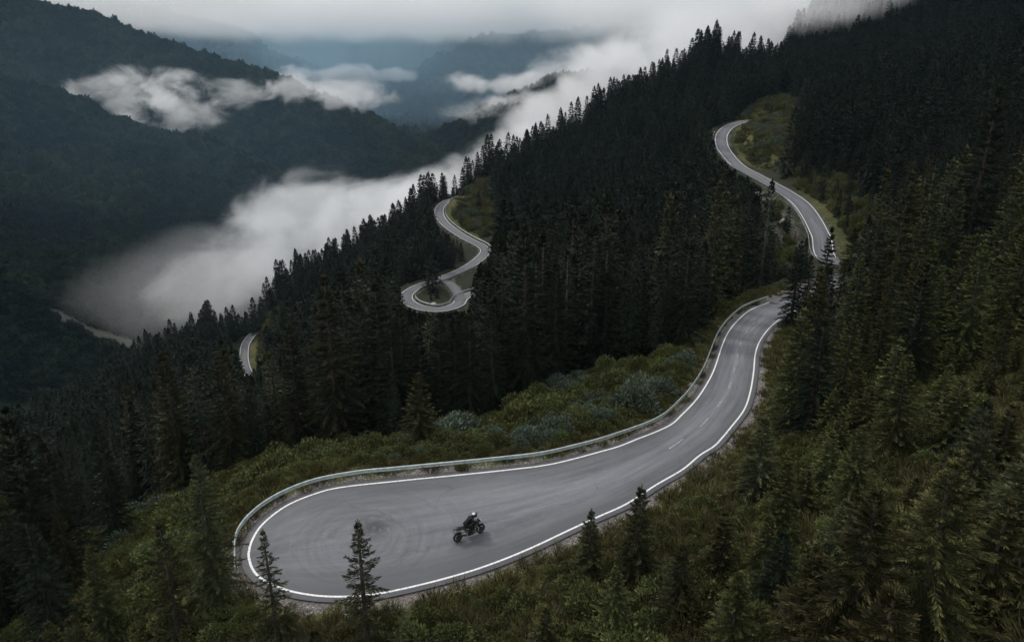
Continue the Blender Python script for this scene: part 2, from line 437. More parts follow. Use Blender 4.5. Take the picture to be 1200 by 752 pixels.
# ------------------------------------------------------------------ roads
def asphalt():
    nb = NB('asphalt'); p = nb.pos()
    uv = nb.n('ShaderNodeCombineXYZ'); nb.l(nb.attr('along'), uv.inputs[0]); nb.l(nb.attr('across'), uv.inputs[1])
    mp = nb.n('ShaderNodeVectorMath', operation='MULTIPLY'); nb.l(uv.outputs[0], mp.inputs[0]); mp.inputs[1].default_value = (.10, 2.2, 1)
    st = nb.noise(1.0, mp.outputs[0], 5, .6)
    mp2 = nb.n('ShaderNodeVectorMath', operation='MULTIPLY'); nb.l(uv.outputs[0], mp2.inputs[0]); mp2.inputs[1].default_value = (.5, 9, 1)
    st2 = nb.noise(1.0, mp2.outputs[0], 4, .6)
    lg = nb.noise(.16, p, 5, .6); fine = nb.noise(40, p, 3, .7); md = nb.noise(2.2, p, 6, .65)
    c = nb.mix(nb.rng(st, .32, .68), (.090, .096, .110), (.210, .219, .242))
    c = nb.mix(nb.math('MULTIPLY', nb.rng(st2, .5, .72), .45), c, (.080, .082, .090))
    c = nb.mix(nb.rng(lg, .42, .66, 0, .55), c, (.125, .126, .132))
    c = nb.mix(nb.rng(md, .52, .75, 0, .45), c, (.22, .222, .232))
    # old tyre scrub rings where riders turn round in the hairpin
    sp = nb.n('ShaderNodeVectorMath', operation='SUBTRACT'); nb.l(p, sp.inputs[0]); sp.inputs[1].default_value = tuple(Pz(425, 632, 0))
    nv = nb.n('ShaderNodeTexNoise'); nv.inputs['Scale'].default_value = .35; nv.inputs['Detail'].default_value = 3; nb.l(p, nv.inputs['Vector'])
    nvs = nb.n('ShaderNodeVectorMath', operation='SCALE'); nb.l(nv.outputs['Color'], nvs.inputs[0]); nvs.inputs['Scale'].default_value = 2.4
    sxy = nb.n('ShaderNodeSeparateXYZ'); nb.l(sp.outputs[0], sxy.inputs[0])
    ln = nb.n('ShaderNodeVectorMath', operation='LENGTH'); nb.l(sp.outputs[0], ln.inputs[0])
    ang = nb.math('ARCTAN2', sxy.outputs[1], sxy.outputs[0])
    pv_ = nb.n('ShaderNodeCombineXYZ'); nb.l(nb.math('MULTIPLY', ang, 1.1), pv_.inputs[0]); nb.l(nb.math('MULTIPLY', ln.outputs['Value'], 2.3), pv_.inputs[1])
    arcs = nb.noise(1.0, pv_.outputs[0], 5, .62)
    ringf = nb.math('MULTIPLY', nb.rng(arcs, .50, .64), nb.rng(ln.outputs['Value'], 1.8, 7.5, 1, 0))
    c = nb.mix(nb.math('MULTIPLY', ringf, .5), c, (.050, .052, .058))
    c = nb.mix(nb.math('MULTIPLY', nb.rng(nb.math('ADD', ln.outputs['Value'], nb.rng(lg, .3, .7, -2.5, 2.5)), 2.5, 10.5, 1, 0), .5), c, (.070, .074, .084))
    arcl = nb.math('MULTIPLY', nb.rng(arcs, .46, .34), nb.rng(ln.outputs['Value'], 2.2, 9.0, 1, 0))
    c = nb.mix(nb.math('MULTIPLY', arcl, .28), c, (.20, .205, .22))
    sp2 = nb.n('ShaderNodeVectorMath', operation='SUBTRACT'); nb.l(p, sp2.inputs[0]); sp2.inputs[1].default_value = tuple(Pz(438, 618, 0))
    l2 = nb.n('ShaderNodeVectorMath', operation='LENGTH'); nb.l(sp2.outputs[0], l2.inputs[0])
    blot = nb.math('MULTIPLY', nb.rng(l2.outputs['Value'], .3, 1.5, 1, 0), nb.rng(nb.noise(2.5, p, 4), .34, .5))
    c = nb.mix(nb.math('MULTIPLY', blot, .95), c, (.030, .031, .034))
    # asphalt gets darker towards the edges
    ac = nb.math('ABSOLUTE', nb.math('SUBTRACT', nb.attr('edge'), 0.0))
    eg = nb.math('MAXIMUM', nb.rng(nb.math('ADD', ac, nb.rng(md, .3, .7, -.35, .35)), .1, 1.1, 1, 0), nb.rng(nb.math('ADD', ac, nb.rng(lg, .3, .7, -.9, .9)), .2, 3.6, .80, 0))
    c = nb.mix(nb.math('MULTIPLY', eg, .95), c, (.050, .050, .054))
    # darker band along the inside of the bend
    bd = nb.math('MULTIPLY', nb.rng(nb.math('ADD', nb.attr('across'), nb.rng(lg, .3, .7, -.5, .5)), 3.7, 4.6), .55)
    c = nb.mix(bd, c, (.062, .066, .074))
    # cracks
    vo = nb.n('ShaderNodeTexVoronoi', feature='DISTANCE_TO_EDGE'); vo.inputs['Scale'].default_value = .22
    dv = nb.n('ShaderNodeVectorMath', operation='ADD'); nb.l(p, dv.inputs[0]); nb.l(nvs.outputs[0], dv.inputs[1]); nb.l(dv.outputs[0], vo.inputs['Vector'])
    ck = nb.math('MULTIPLY', nb.rng(vo.outputs['Distance'], .0, .016, 1, 0), nb.rng(nb.noise(.3, p, 3), .5, .62))
    c = nb.mix(nb.math('MULTIPLY', ck, .35), c, (.035, .035, .037))
    c = nb.mix(nb.rng(fine, .35, .7, 0, .22), c, (.05, .05, .053))
    nb.bump(fine, .25, .01)
    return nb.set(c, nb.rng(st, .3, .7, .66, .50), spec=.38)
M_asph = asphalt()
nb = NB('line_paint'); p = nb.pos()
M_line = nb.set(nb.mix(nb.rng(nb.noise(7, p, 5, .7), .48, .72, 0, .8), (.72, .72, .71), (.20, .20, .205)), .55)
nb = NB('worn_paint'); p = nb.pos()
M_worn = nb.set(nb.mix(nb.rng(nb.noise(5, p, 5, .7), .36, .6), (.42, .42, .42), (.11, .112, .116)), .6)

def outward(c, inner):
    n_ = perp(c); s = np.sign(((c - inner) * n_).sum(1)); s[s == 0] = 1
    # near the tip the two edges meet; keep one sign along the line
    sg = 1 if s[20:].sum() > 0 else -1
    return n_ * sg
nu, nl = outward(upper3, lower3), outward(lower3, upper3)
pu = upper3 + nu * .42; pl_ = lower3 + nl * .42
NAc = 26
ts = np.linspace(0, 1, NAc)
V = np.array([[pu[i] * (1 - t) + pl_[i] * t for t in ts] for i in range(200)])
al = np.cumsum(np.concatenate([[0], np.linalg.norm(np.diff((pu + pl_) / 2, axis=0), axis=1)]))
along = np.repeat(al[:, None], NAc, 1); across = np.repeat(ts[None] * 5, 200, 0)
wd = np.linalg.norm(pu - pl_, axis=1)
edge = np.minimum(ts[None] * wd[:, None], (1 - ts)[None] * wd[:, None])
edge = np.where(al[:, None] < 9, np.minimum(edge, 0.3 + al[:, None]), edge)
V[..., 2] = near_z(V[..., 1]) + 0.02
ii = np.arange(200 * NAc).reshape(200, NAc)
q = np.stack([ii[:-1, :-1], ii[:-1, 1:], ii[1:, 1:], ii[1:, :-1]], -1).reshape(-1, 4)
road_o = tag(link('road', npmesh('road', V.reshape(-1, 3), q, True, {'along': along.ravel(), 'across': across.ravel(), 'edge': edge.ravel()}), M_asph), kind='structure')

def strip(c, n_, w, dz, o=0.0):
    a = c + n_ * (o - w / 2); b = c + n_ * (o + w / 2)
    v = np.concatenate([a, b]); v[:, 2] += dz; k = len(c)
    i = np.arange(k - 1)
    return v, np.stack([i, i + 1, i + 1 + k, i + k], -1)
def join(parts):
    v, f, o = [], [], 0
    for a, b in parts: v.append(a); f.append(b + o); o += len(a)
    return np.concatenate(v), np.concatenate(f)
def resample(c, step):
    s = np.concatenate([[0], np.cumsum(np.linalg.norm(np.diff(c, axis=0), axis=1))]); q = np.linspace(0, s[-1], max(2, int(s[-1] / step)))
    return np.stack([np.interp(q, s, c[:, k]) for k in range(3)], 1), q
loopline = np.concatenate([upper3[::-1], lower3[1:]])
lc, _ = resample(loopline, .35)
def onroad(vf, dz):
    vf[0][:, 2] = near_z(vf[0][:, 1]) + dz; return vf
tag(link('road_edge_line', npmesh('road_edge_line', *onroad(strip(lc, perp(lc), .13, 0), .027), True), M_line), kind='structure')
mid = (upper3 * .5 + lower3 * .5)
mc, ms = resample(mid[70:], .5)
dash = []
for s in np.arange(2, ms[-1] - 2, 5.0):
    k = (ms >= s) & (ms <= s + 2.2)
    if k.sum() > 2: dash.append(onroad(strip(mc[k], perp(mc[k]), .11, 0), .027))
tag(link('road_centre_line', npmesh('road_centre_line', *join(dash), True), M_worn), kind='structure')

def minor_road(c, hw, lines=True, z=.02, nm='road', l0=0):
    n_ = perp(c); k = len(c); na = 9
    t = np.linspace(-hw, hw, na)
    v = c[:, None, :] + n_[:, None, :] * t[None, :, None]; v[..., 2] += z
    al = np.concatenate([[0], np.cumsum(np.linalg.norm(np.diff(c, axis=0), axis=1))])
    i = np.arange(k * na).reshape(k, na)
    f = np.stack([i[:-1, :-1], i[1:, :-1], i[1:, 1:], i[:-1, 1:]], -1).reshape(-1, 4)
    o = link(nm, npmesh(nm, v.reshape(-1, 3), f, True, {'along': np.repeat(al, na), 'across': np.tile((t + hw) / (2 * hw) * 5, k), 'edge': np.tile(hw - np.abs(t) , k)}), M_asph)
    tag(o, kind='structure')
    if lines:
        L = link('road_edge_line', npmesh('road_edge_line', *join([strip(c[l0:], n_[l0:], .16, z + .006, s * (hw - .35)) for s in (1, -1)]), True), M_line)
        tag(L, kind='structure')
minor_road(road2c, 2.4, z=.014, l0=int(np.argmax(proj(*road2c.T)[2] > 156)))
minor_road(road3c, 2.15)
minor_road(branchc, 1.7, False, .012)
minor_road(road4c, 2.0)

# ------------------------------------------------------------------ foliage materials
def needles(name, dark, mid, tip, rnd=.45):
    nb = NB(name); p = nb.n('ShaderNodeTexCoord').outputs['Object']
    oi = nb.n('ShaderNodeObjectInfo').outputs['Random']
    c = nb.mix(nb.rng(nb.noise(.9, p, 4, .6), .36, .64), dark, mid)
    c = nb.mix(nb.math('MULTIPLY', nb.attr('tip'), .85), c, tip)
    hsv = nb.n('ShaderNodeHueSaturation'); nb.l(c, hsv.inputs['Color'])
    nb.l(nb.rng(oi, 0, 1, .475, .53), hsv.inputs['Hue']); nb.l(nb.rng(oi, 0, 1, 1 - rnd, 1 + rnd), hsv.inputs['Value'])
    nb.set(hsv.outputs[0], .7, spec=.10)
    return nb.m
M_spruce = needles('spruce_needles', (.009, .0135, .0085), (.015, .021, .0115), (.030, .036, .016))
M_spruce_young = needles('young_spruce_needles', (.020, .024, .009), (.038, .041, .014), (.38, .34, .13))
M_spruce_olive = needles('olive_spruce_needles', (.020, .024, .011), (.040, .044, .019), (.24, .225, .11))
M_shrub = needles('shrub_leaves', (.028, .037, .013), (.056, .065, .022), (.165, .165, .060), .35)
M_shrub_y = needles('yellow_shrub_leaves', (.044, .050, .015), (.075, .080, .024), (.125, .122, .040), .3)
M_willow = needles('willow_leaves', (.040, .058, .038), (.075, .098, .068), (.150, .175, .130), .2)
M_grass = needles('grass_blades', (.050, .050, .020), (.095, .088, .034), (.190, .160, .070), .35)
def far_leaves(name):
    nb = NB(name); p = nb.pos()
    big = nb.noise(.012, p, 5, .6); oi = nb.n('ShaderNodeObjectInfo').outputs['Random']
    c = nb.mix(nb.rng(big, .42, .60), (.007, .012, .009), (.024, .036, .017))
    c = nb.mix(nb.rng(nb.noise(.035, p, 3), .55, .68, 0, .6), c, (.036, .045, .020))  # lit streaks of the far slopes, put into the leaf colour
    hsv = nb.n('ShaderNodeHueSaturation'); nb.l(c, hsv.inputs['Color']); nb.l(nb.rng(oi, 0, 1, .55, 1.5), hsv.inputs['Value'])
    return nb.set(hsv.outputs[0], .75, spec=.1)
M_leafwood = far_leaves('far_leaves')
_unused = (lambda *a: None)('far_leaves', (.006, .0095, .0072), (.010, .015, .010), (.020, .027, .015), .45)
nb = NB('bark'); p = nb.n('ShaderNodeTexCoord').outputs['Object']
mv = nb.n('ShaderNodeVectorMath', operation='MULTIPLY'); nb.l(p, mv.inputs[0]); mv.inputs[1].default_value = (9, 9, 2)
bk = nb.noise(2, mv.outputs[0], 5, .65)
nb.bump(bk, .5, .03)
M_bark = nb.set(nb.mix(nb.rng(bk, .35, .65), (.030, .024, .019), (.085, .072, .060)), .9, spec=.15)
nb = NB('pale_bark'); p = nb.n('ShaderNodeTexCoord').outputs['Object']
M_bark_pale = nb.set(nb.mix(nb.rng(nb.noise(6, p, 5), .35, .65), (.09, .08, .07), (.21, .19, .175)), .9, spec=.15)

# ------------------------------------------------------------------ spruce builder
def tube(pts, rad, k=7):
    pts = np.asarray(pts, float); rad = np.asarray(rad, float)
    t = np.gradient(pts, axis=0); t /= np.linalg.norm(t, axis=1)[:, None] + 1e-9
    ref = np.where(np.abs(t[:, 2:3]) > .9, np.array([[1., 0, 0]]), np.array([[0, 0, 1.]]))
    a = np.cross(t, ref); a /= np.linalg.norm(a, axis=1)[:, None] + 1e-9
    b = np.cross(t, a)
    th = np.linspace(0, 2 * np.pi, k, endpoint=False)
    v = pts[:, None] + rad[:, None, None] * (np.cos(th)[None, :, None] * a[:, None] + np.sin(th)[None, :, None] * b[:, None])
    n = len(pts); i = np.arange(n * k).reshape(n, k); j = np.roll(i, -1, 1)
    f = np.stack([i[:-1], j[:-1], j[1:], i[1:]], -1).reshape(-1, 4)
    return v.reshape(-1, 3), f
def rhomb(base, direc, width, length, side):
    """leaf-like diamonds: base, unit direction, width, length, unit side vector -> verts (N*4,3), quads"""
    m = base + direc * length[:, None] * .45
    v = np.stack([base, m + side * width[:, None] * .5, base + direc * length[:, None], m - side * width[:, None] * .5], 1)
    n = len(base)
    return v.reshape(-1, 3), np.arange(n * 4).reshape(n, 4)
def unit(a): return a / (np.linalg.norm(a, axis=-1, keepdims=True) + 1e-9)

def spruce(seed, h, Rr, nwh, nbr, ntw, tl, tw, t0=.06, sparse=0., blades=1, droop=.35, lean=.0, shape=.85, tipg=1.0):
    g = np.random.default_rng(seed)
    # trunk
    zs = np.linspace(0, h, 14)
    wob = np.cumsum(g.normal(0, .010 * h / 14, (14, 2)), 0)
    ax = np.stack([wob[:, 0] + lean * zs, wob[:, 1], zs], 1)
    rad = (.0145 * h + .02) * (1 - zs / h) ** .8 + .008
    rad[0] *= 1.35; ax[0, 2] = -.6
    tv, tf = tube(ax, rad)
    me_t = npmesh('trunk', tv, tf, True)
    bs, ds, ws, ls, sd, tipv = [], [], [], [], [], []
    bv, bf, bo = [], [], 0
    for w in range(nwh):
        t = t0 + (1 - t0) * ((w + g.uniform(-.3, .3)) / nwh)
        t = min(max(t, .02), .985)
        c0 = np.array([np.interp(t * h, zs, ax[:, 0]), np.interp(t * h, zs, ax[:, 1]), t * h])
        L0 = Rr * (1 - t) ** shape * (0.62 + .38 * min(1, (t - t0 * .5) / .16)) + .035 * h * .35
        n = max(3, int(round(nbr * (1 - .35 * t))))
        a0 = g.uniform(0, 6.28)
        for b in range(n):
            if g.random() < sparse: continue
            az = a0 + b * 2 * np.pi / n + g.normal(0, .22)
            L = L0 * g.uniform(.68, 1.16)
            el = np.interp(t, [0, .45, .85, 1], [-.32, -.02, .42, 1.15]) + g.normal(0, .13)
            k = 7; s = np.linspace(0, 1, k)
            hz = np.array([math.cos(az), math.sin(az), 0])
            rr_ = L * s * math.cos(el)
            zz = L * s * math.sin(el) - droop * L * (s ** 1.6) * (1 - t) + .30 * droop * L * np.clip(s - .55, 0, 1) ** 1.5 * 2
            pts = c0 + hz * rr_[:, None] + np.array([0, 0, 1.]) * zz[:, None]
            pts[:, :2] += np.cumsum(g.normal(0, .02 * L, (k, 2)), 0) * s[:, None]
            if blades > 1:
                v_, f_ = tube(pts, np.linspace(.012 + .008 * L, .004, k), 4); bv.append(v_); bf.append(f_ + bo); bo += len(v_)
            m = max(2, int(ntw * (.45 + .55 * L / Rr)))
            si = np.sort(g.uniform(.10, 1.0, m)); si[-1] = .97
            base = np.stack([np.interp(si, s, pts[:, q]) for q in range(3)], 1)
            tan = unit(pts[-1] - pts[0])[None] * np.ones((m, 1))
            side = np.cross(tan, [0, 0, 1.]); side = unit(side)
            sg = np.where(np.arange(m) % 2 == 0, 1., -1.)[:, None]
            fwd = g.uniform(.55, 1.15, (m, 1))
            dr = unit(tan * fwd + side * sg * g.uniform(.45, 1.0, (m, 1)) * (1.05 - si[:, None] * .55) + np.array([0, 0, 1.]) * g.normal(-.16, .22, (m, 1)))
            dr[-1] = unit(tan[-1] + np.array([0, 0, .25]))
            ln = tl * (1.12 - .62 * si) * g.uniform(.7, 1.25, m) * (.55 + .45 * min(1, L / (Rr * .6)))
            for q in range(blades):
                roll = (np.pi / 2 + g.normal(0, .45, m))[:, None] if q == 0 else g.uniform(0, np.pi, m)[:, None]
                if blades == 1: roll = g.normal(0, .8, m)[:, None]
                s1 = unit(np.cross(dr, [0.02, 0.01, 1.])); s2 = np.cross(dr, s1)
                bs.append(base + g.normal(0, .02, (m, 3)) * tl); ds.append(dr); ls.append(ln); ws.append(np.full(m, tw) * g.uniform(.7, 1.2, m))
                sd.append(s1 * np.cos(roll) + s2 * np.sin(roll))
                tipv.append(np.clip((si - .5) * 2.0, 0, 1) * g.uniform(.0, 1, m) ** .8 * (.35 + .65 * (g.random() < .7)) * tipg)
    # leader
    m = 10
    base = np.stack([np.full(m, ax[-1, 0]), np.full(m, ax[-1, 1]), np.linspace(h * .955, h * .995, m)], 1)
    dr = unit(np.concatenate([g.normal(0, .24, (m, 2)), np.full((m, 1), 1.0)], 1)); dr[-1] = (0, 0, 1)
    s1 = unit(np.cross(dr, [.3, .8, .1]))
    bs.append(base); ds.append(dr); ls.append(np.full(m, tl * .8)); ws.append(np.full(m, tw)); sd.append(s1); tipv.append(np.full(m, .6 * tipg))
    v, f = rhomb(np.concatenate(bs), np.concatenate(ds), np.concatenate(ws), np.concatenate(ls), np.concatenate(sd))
    tip = np.concatenate(tipv)
    tp = np.stack([tip * .2, tip * .6, tip, tip * .6], 1).ravel()
    if bv:
        bvv = np.concatenate(bv); f = np.concatenate([f, np.concatenate(bf) + len(v)]); v = np.concatenate([v, bvv]); tp = np.concatenate([tp, np.zeros(len(bvv))])
    me_c = npmesh('crown', v, f, False, {'tip': tp})
    return me_t, me_c, h

HERO, MIDV, FARV = [], [], []
for i in range(5):     # near trees, modelled at 10 m
    HERO.append(spruce(100 + i, 10, [2.0, 2.3, 1.9, 2.5, 2.2][i], 30, 8, 62, .36, .046, .04 + .03 * (i == 0), .05, 2, .34, tipg=[.6, .7, .5, .8, .7][i]))
for i in range(5):     # middle distance, modelled at 14 m
    MIDV.append(spruce(200 + i, 14, [2.3, 2.6, 2.1, 2.4, 2.8][i], 36, 7, 15, .72, .17, [.10, .06, .16, .08, .05][i], .06, 1, .38, tipg=.6))
for i in range(5):     # far, modelled at 14 m
    FARV.append(spruce(300 + i, 14, [2.6, 3.0, 2.4, 2.8, 3.2][i], 32, 7, 11, .95, .34, .04, .02, 1, .42, 0, .78, tipg=.2))
SPARSE = [spruce(400, 12, 2.0, 34, 7, 52, .36, .042, .10, .14, 2, .42, tipg=.6), spruce(401, 7, 1.55, 19, 7, 46, .30, .034, .06, .20, 2, .10, .0, .9, tipg=1.0)]
YOUNG = [spruce(500 + i, 5, [1.35, 1.55, 1.2][i], 17, 9, 58, .30, .034, .03, .04, 2, .20, 0, .95, tipg=1.0) for i in range(3)]
CROWN_MAT = {}
def put_tree(var, loc, h, mat, label, group=None, wide=1.0, rz=None, bark=None, name='spruce_tree'):
    me_t, me_c, h0 = var
    s = h / h0
    root = empty(name, loc, random.uniform(0, 6.28) if rz is None else rz)
    root.scale = (s * wide, s * wide, s)
    tag(root, label, 'tree', group)
    key = (me_c.name, mat.name)
    if key not in CROWN_MAT:
        m2 = me_c if not me_c.materials else me_c.copy()
        m2.materials.clear(); m2.materials.append(mat); CROWN_MAT[key] = m2
    c = bpy.data.objects.new('crown', CROWN_MAT[key]); COL.objects.link(c); c.parent = root
    bk_ = bark or M_bark
    key = (me_t.name, bk_.name)
    if key not in CROWN_MAT:
        m2 = me_t if not me_t.materials else me_t.copy()
        m2.materials.clear(); m2.materials.append(bk_); CROWN_MAT[key] = m2
    t = bpy.data.objects.new('trunk', CROWN_MAT[key]); COL.objects.link(t); t.parent = root
    return root

def gz(x, y): return float(height(np.array([x]), np.array([y]))[0])
def place(px_base, D):
    """ground point under photo column px at depth D"""
    u = (px_base - 600) / FPX
    x = u * D
    z = 0.
    for _ in range(12):
        # y from depth: D = y*CP - (z-CAM_H)*SP
        y = (D + (z - CAM_H) * SP) / CP
        z = gz(x, y)
    return x, y, z
def hero(px, D, top_py, var, mat, label, group=None, wide=1., bark=None):
    """a tree whose tip stands at the photo's tip, at depth D"""
    pb = px
    for _ in range(5):
        x, y, z = place(pb, D)
        h = 3.
        for hh in np.arange(1.2, 30, .1):
            qx, qy, _d = proj(x, y, z + hh)
            if qy <= top_py: h = hh; break
        pb += px - float(qx)
    HEROPTS.append((x, y, h))
    return put_tree(var, (x, y, z - .05), h, mat, label, group, wide, bark=bark)
HEROPTS = []
H_ = [  # column at base, depth, tip row, variant, material, label
 (228, 37, 533, SPARSE[0], M_spruce_olive, 'tall thin dark spruce with a bare leaning trunk beside the hairpin', 1.35, None),
 (185, 36, 612, SPARSE[1], M_spruce_olive, 'small sparse spruce with thin trunk, between the tall leaning spruce and the left edge', 1.0, None),
 (308, 35, 622, SPARSE[1], M_spruce_olive, 'small dark spruce overlapping the rounded white line end of the hairpin', 1.0, None),
 (418, 33.5, 610, SPARSE[1], M_spruce_olive, 'young spruce with open branches in front of the pavement, left of the motorcycle', 1.15, None),
 (693, 36, 598, YOUNG[0], M_spruce_olive, 'small spruce on the verge whose tip crosses the lower white line', 1.1, None),
 (752, 34.5, 570, YOUNG[1], M_spruce_olive, 'slender spruce right of the small verge spruce, taller than it', 1.0, None),
 (722, 30.2, 664, HERO[3], M_spruce_young, 'light green young spruce below the two verge spruces at bottom edge', 1.4, None),
 (925, 31.5, 535, HERO[0], M_spruce_young, 'young olive green spruce with a dark bare leader above the gravel bank', 1.3, None),
 (1120, 20.6, 542, HERO[3], M_spruce_young, 'big bushy spruce with light green tips at bottom right', 1.45, None),
 (1028, 21.6, 575, HERO[1], M_spruce_young, 'bushy young spruce with pale leader, left of the big bushy spruce', 1.6, None),
 (958, 23.0, 640, HERO[4], M_spruce_young, 'low light green spruce at the bottom edge, below the bushy pair', 1.6, None),
 (868, 24.6, 672, HERO[2], M_spruce_young, 'lowest young spruce at bottom edge, light shoots, left of its neighbours', 1.7, None),
 (1012, 33, 500, HERO[1], M_spruce_young, 'olive spruce on the right bank above the bushy pair', 1.35, None),
 (1196, 23, 530, HERO[2], M_spruce_olive, 'dark spruce in the right edge shadow beside the big bushy spruce', 1.4, None),
 (1185, 44, 362, HERO[0], M_spruce_young, 'tall spruce with drooping lit branches at the right edge', 1.15, None),
 (1105, 52, 312, HERO[1], M_spruce_young, 'tall olive spruce with light tip standing out in the right forest', 1.05, None),
 (1018, 58, 365, HERO[2], M_spruce_young, 'olive spruce in the middle of the right slope below the tall olive one', 1.1, None),
 (1172, 80, 100, HERO[4], M_spruce, 'very tall dark spruce rising high near the right edge', .95, None),
 (490, 57, 437, HERO[1], M_spruce_young, 'light green young spruce alone among shrubs behind the guardrail', 1.6, None),
 (940, 86, 283, HERO[0], M_spruce, 'dark spruce hanging over the far end of the road bend', 1.0, None),
 (975, 83, 266, HERO[4], M_spruce, 'taller dark spruce just right of the one over the road end', .8, None),
 (905, 124, 213, MIDV[1], M_spruce, 'tall spruce with long bare pale trunk at the forest edge under the upper road', .9, M_bark_pale),
 (728, 99, 290, MIDV[2], M_spruce, 'tall spruce with bare pale trunk at the middle of the forest edge', .9, M_bark_pale),
 (505, 224, 294, FARV[4], M_spruce, 'dark spruce alone on the round island inside the small loop road', 1.3, None),
 (190, 84, 413, HERO[1], M_spruce_young, 'broad spruce catching light in the forest left of the distant road curve', 1.0, None),
 (235, 92, 447, HERO[0], M_spruce, 'spruce right beside the broad lit spruce on the left', 1.0, None),
 (290, 80, 455, HERO[4], M_spruce, 'dark spruce below the distant road curve, behind the shrub spur', 1.0, None),
 (110, 66, 492, HERO[2], M_spruce, 'dark spruce left of the shrub spur, second row from the left edge', 1.0, None),
 (50, 60, 520, HERO[1], M_spruce, 'dark spruce near the left edge behind the front row', 1.1, None),
 (6, 54, 478, HERO[0], M_spruce, 'tall dark spruce cut by the left edge of the photo', 1.0, None),
 (28, 44, 600, HERO[4], M_spruce, 'dark bushy spruce in the bottom left corner', 1.1, None),
 (105, 42, 640, HERO[2], M_spruce_young, 'olive spruce at the bottom left between the corner spruce and the thin trunks', 1.1, None),
 (368, 31.5, 738, YOUNG[1], M_spruce_young, 'low olive spruce at the bottom edge under the hairpin', 1.3, None),
 (952, 94, 300, HERO[2], M_spruce, 'dark spruce behind the pair of dark spruces at the road end', 1.1, None),
 (1003, 104, 268, HERO[1], M_spruce, 'tall spruce right of the dark pair, in front of the hidden road dip', 1.1, None),
 (990, 88, 305, HERO[3], M_spruce_young, 'olive spruce directly right of the dark pair at the road end', 1.1, None),
 (1030, 98, 290, HERO[0], M_spruce, 'dark spruce farther right on the slope above the road end', 1.1, None),
 (1215, 27, 610, HERO[1], M_spruce_young, 'bushy spruce cut by the right edge at the bottom', 1.3, None),
 (1050, 19.5, 690, YOUNG[1], M_spruce_young, 'low bushy spruce at the bottom edge under the big bushy one', 1.5, None),
 (800, 29, 640, HERO[1], M_spruce_olive, 'small olive spruce on the bank below the pale gravel scar', 1.5, None),
 (850, 31, 600, YOUNG[2], M_spruce_young, 'second small olive spruce on the bank right of the gravel scar', 1.3, None),
 (640, 30.5, 712, YOUNG[1], M_spruce_young, 'low spruce at the bottom edge below the small verge spruce', 1.3, None),
 (560, 31.5, 725, YOUNG[0], M_spruce_young, 'low spruce at the bottom edge under the motorcycle', 1.3, None),
]
for (px, D, ty, var, mat, lab, wide, bark) in H_:
    hero(px, D, ty, var, mat, lab, wide=wide, bark=bark)

# ------------------------------------------------------------------ the rest of the conifer forest
PROT = []        # stretches of road and open ground the forest leaves in the open: (px, py, depth)
def prot(pts, step=1):
    for p_ in np.asarray(pts)[::step]:
        a, b, d = proj(p_[0], p_[1], p_[2]); PROT.append((float(a), float(b), float(d)))
for i in range(0, 200, 2):
    for t in np.linspace(-.02, 1.02, 14):
        q_ = upper3[i] * (1 - t) + lower3[i] * t
        prot([q_])
def cond(pts, f): return np.array([p_ for p_ in pts if f(*[float(k) for k in proj(*p_)])])
vis2 = cond(road2c, lambda a, b, d: 150 < d < 292)
for o in (-2.2, 0, 2.2): prot(vis2 + perp(vis2) * o)
vis3 = cond(road3c, lambda a, b, d: a < 572 and b < 365 and d < 335)
vis3 = np.array([p_ for p_ in vis3 if not (proj(*p_)[0] > 541 and proj(*p_)[1] > 325)])
n3_ = perp(road3c)
for o in (-2, 0, 2): prot(vis3 + np.array([0, 0, 0]) + o * np.array([1, 0, 0]) * .8)
vis4 = cond(road4c, lambda a, b, d: b < 438 and a < 297)
for o in (-1.5, 0, 1.5): prot(vis4 + o * np.array([1, 0, 0]))
PROT = np.array(PROT)
def area_prot(poly, d, st=5):
    xs = [p_[0] for p_ in poly]; ys = [p_[1] for p_ in poly]
    X, Y = np.meshgrid(np.arange(min(xs), max(xs), st), np.arange(min(ys), max(ys), st))
    k = inpoly(X, Y, poly)
    return np.stack([X[k], Y[k], np.full(k.sum(), d)], 1)
PROT2 = np.concatenate([area_prot([(862, 160), (872, 138), (888, 124), (912, 116), (926, 124), (920, 160), (905, 190), (875, 188)], 270), area_prot(YEL3[:5], 300), area_prot([(300, 390), (326, 365), (334, 372), (312, 410), (302, 425)], 265),
    area_prot([(893, 225), (930, 245), (945, 275), (935, 290), (905, 270)], 150), area_prot([(490, 345), (530, 345), (525, 356), (495, 356)], 200),
    area_prot([(300, 590), (400, 545), (500, 528), (600, 512), (660, 490), (720, 455), (790, 425), (840, 385), (870, 352), (905, 343), (850, 390), (800, 480), (600, 540), (400, 560)], 46),
    area_prot([(775, 625), (800, 585), (850, 540), (868, 548), (835, 590), (795, 632)], 50), area_prot([(120, 640), (250, 590), (285, 600), (270, 640), (150, 680)], 40)])
ALLP = np.concatenate([PROT, PROT2])

g = np.random.default_rng(11)
stp = 3.35
cx, cy_ = np.meshgrid(np.arange(-300, 330, stp), np.arange(8, 520, stp))
cx = cx + g.uniform(-.48, .48, cx.shape) * stp; cy_ = cy_ + g.uniform(-.48, .48, cy_.shape) * stp
cx = cx.ravel(); cy_ = cy_.ravel()
rr_ = np.hypot(cx, cy_)
k = (rr_ < ridge_r(cx, cy_) + 30) & (np.abs(np.arctan2(cx, cy_)) < R(46)) & ((rr_ < 230) | (g.random(len(cx)) < .80))
cx, cy_ = cx[k], cy_[k]
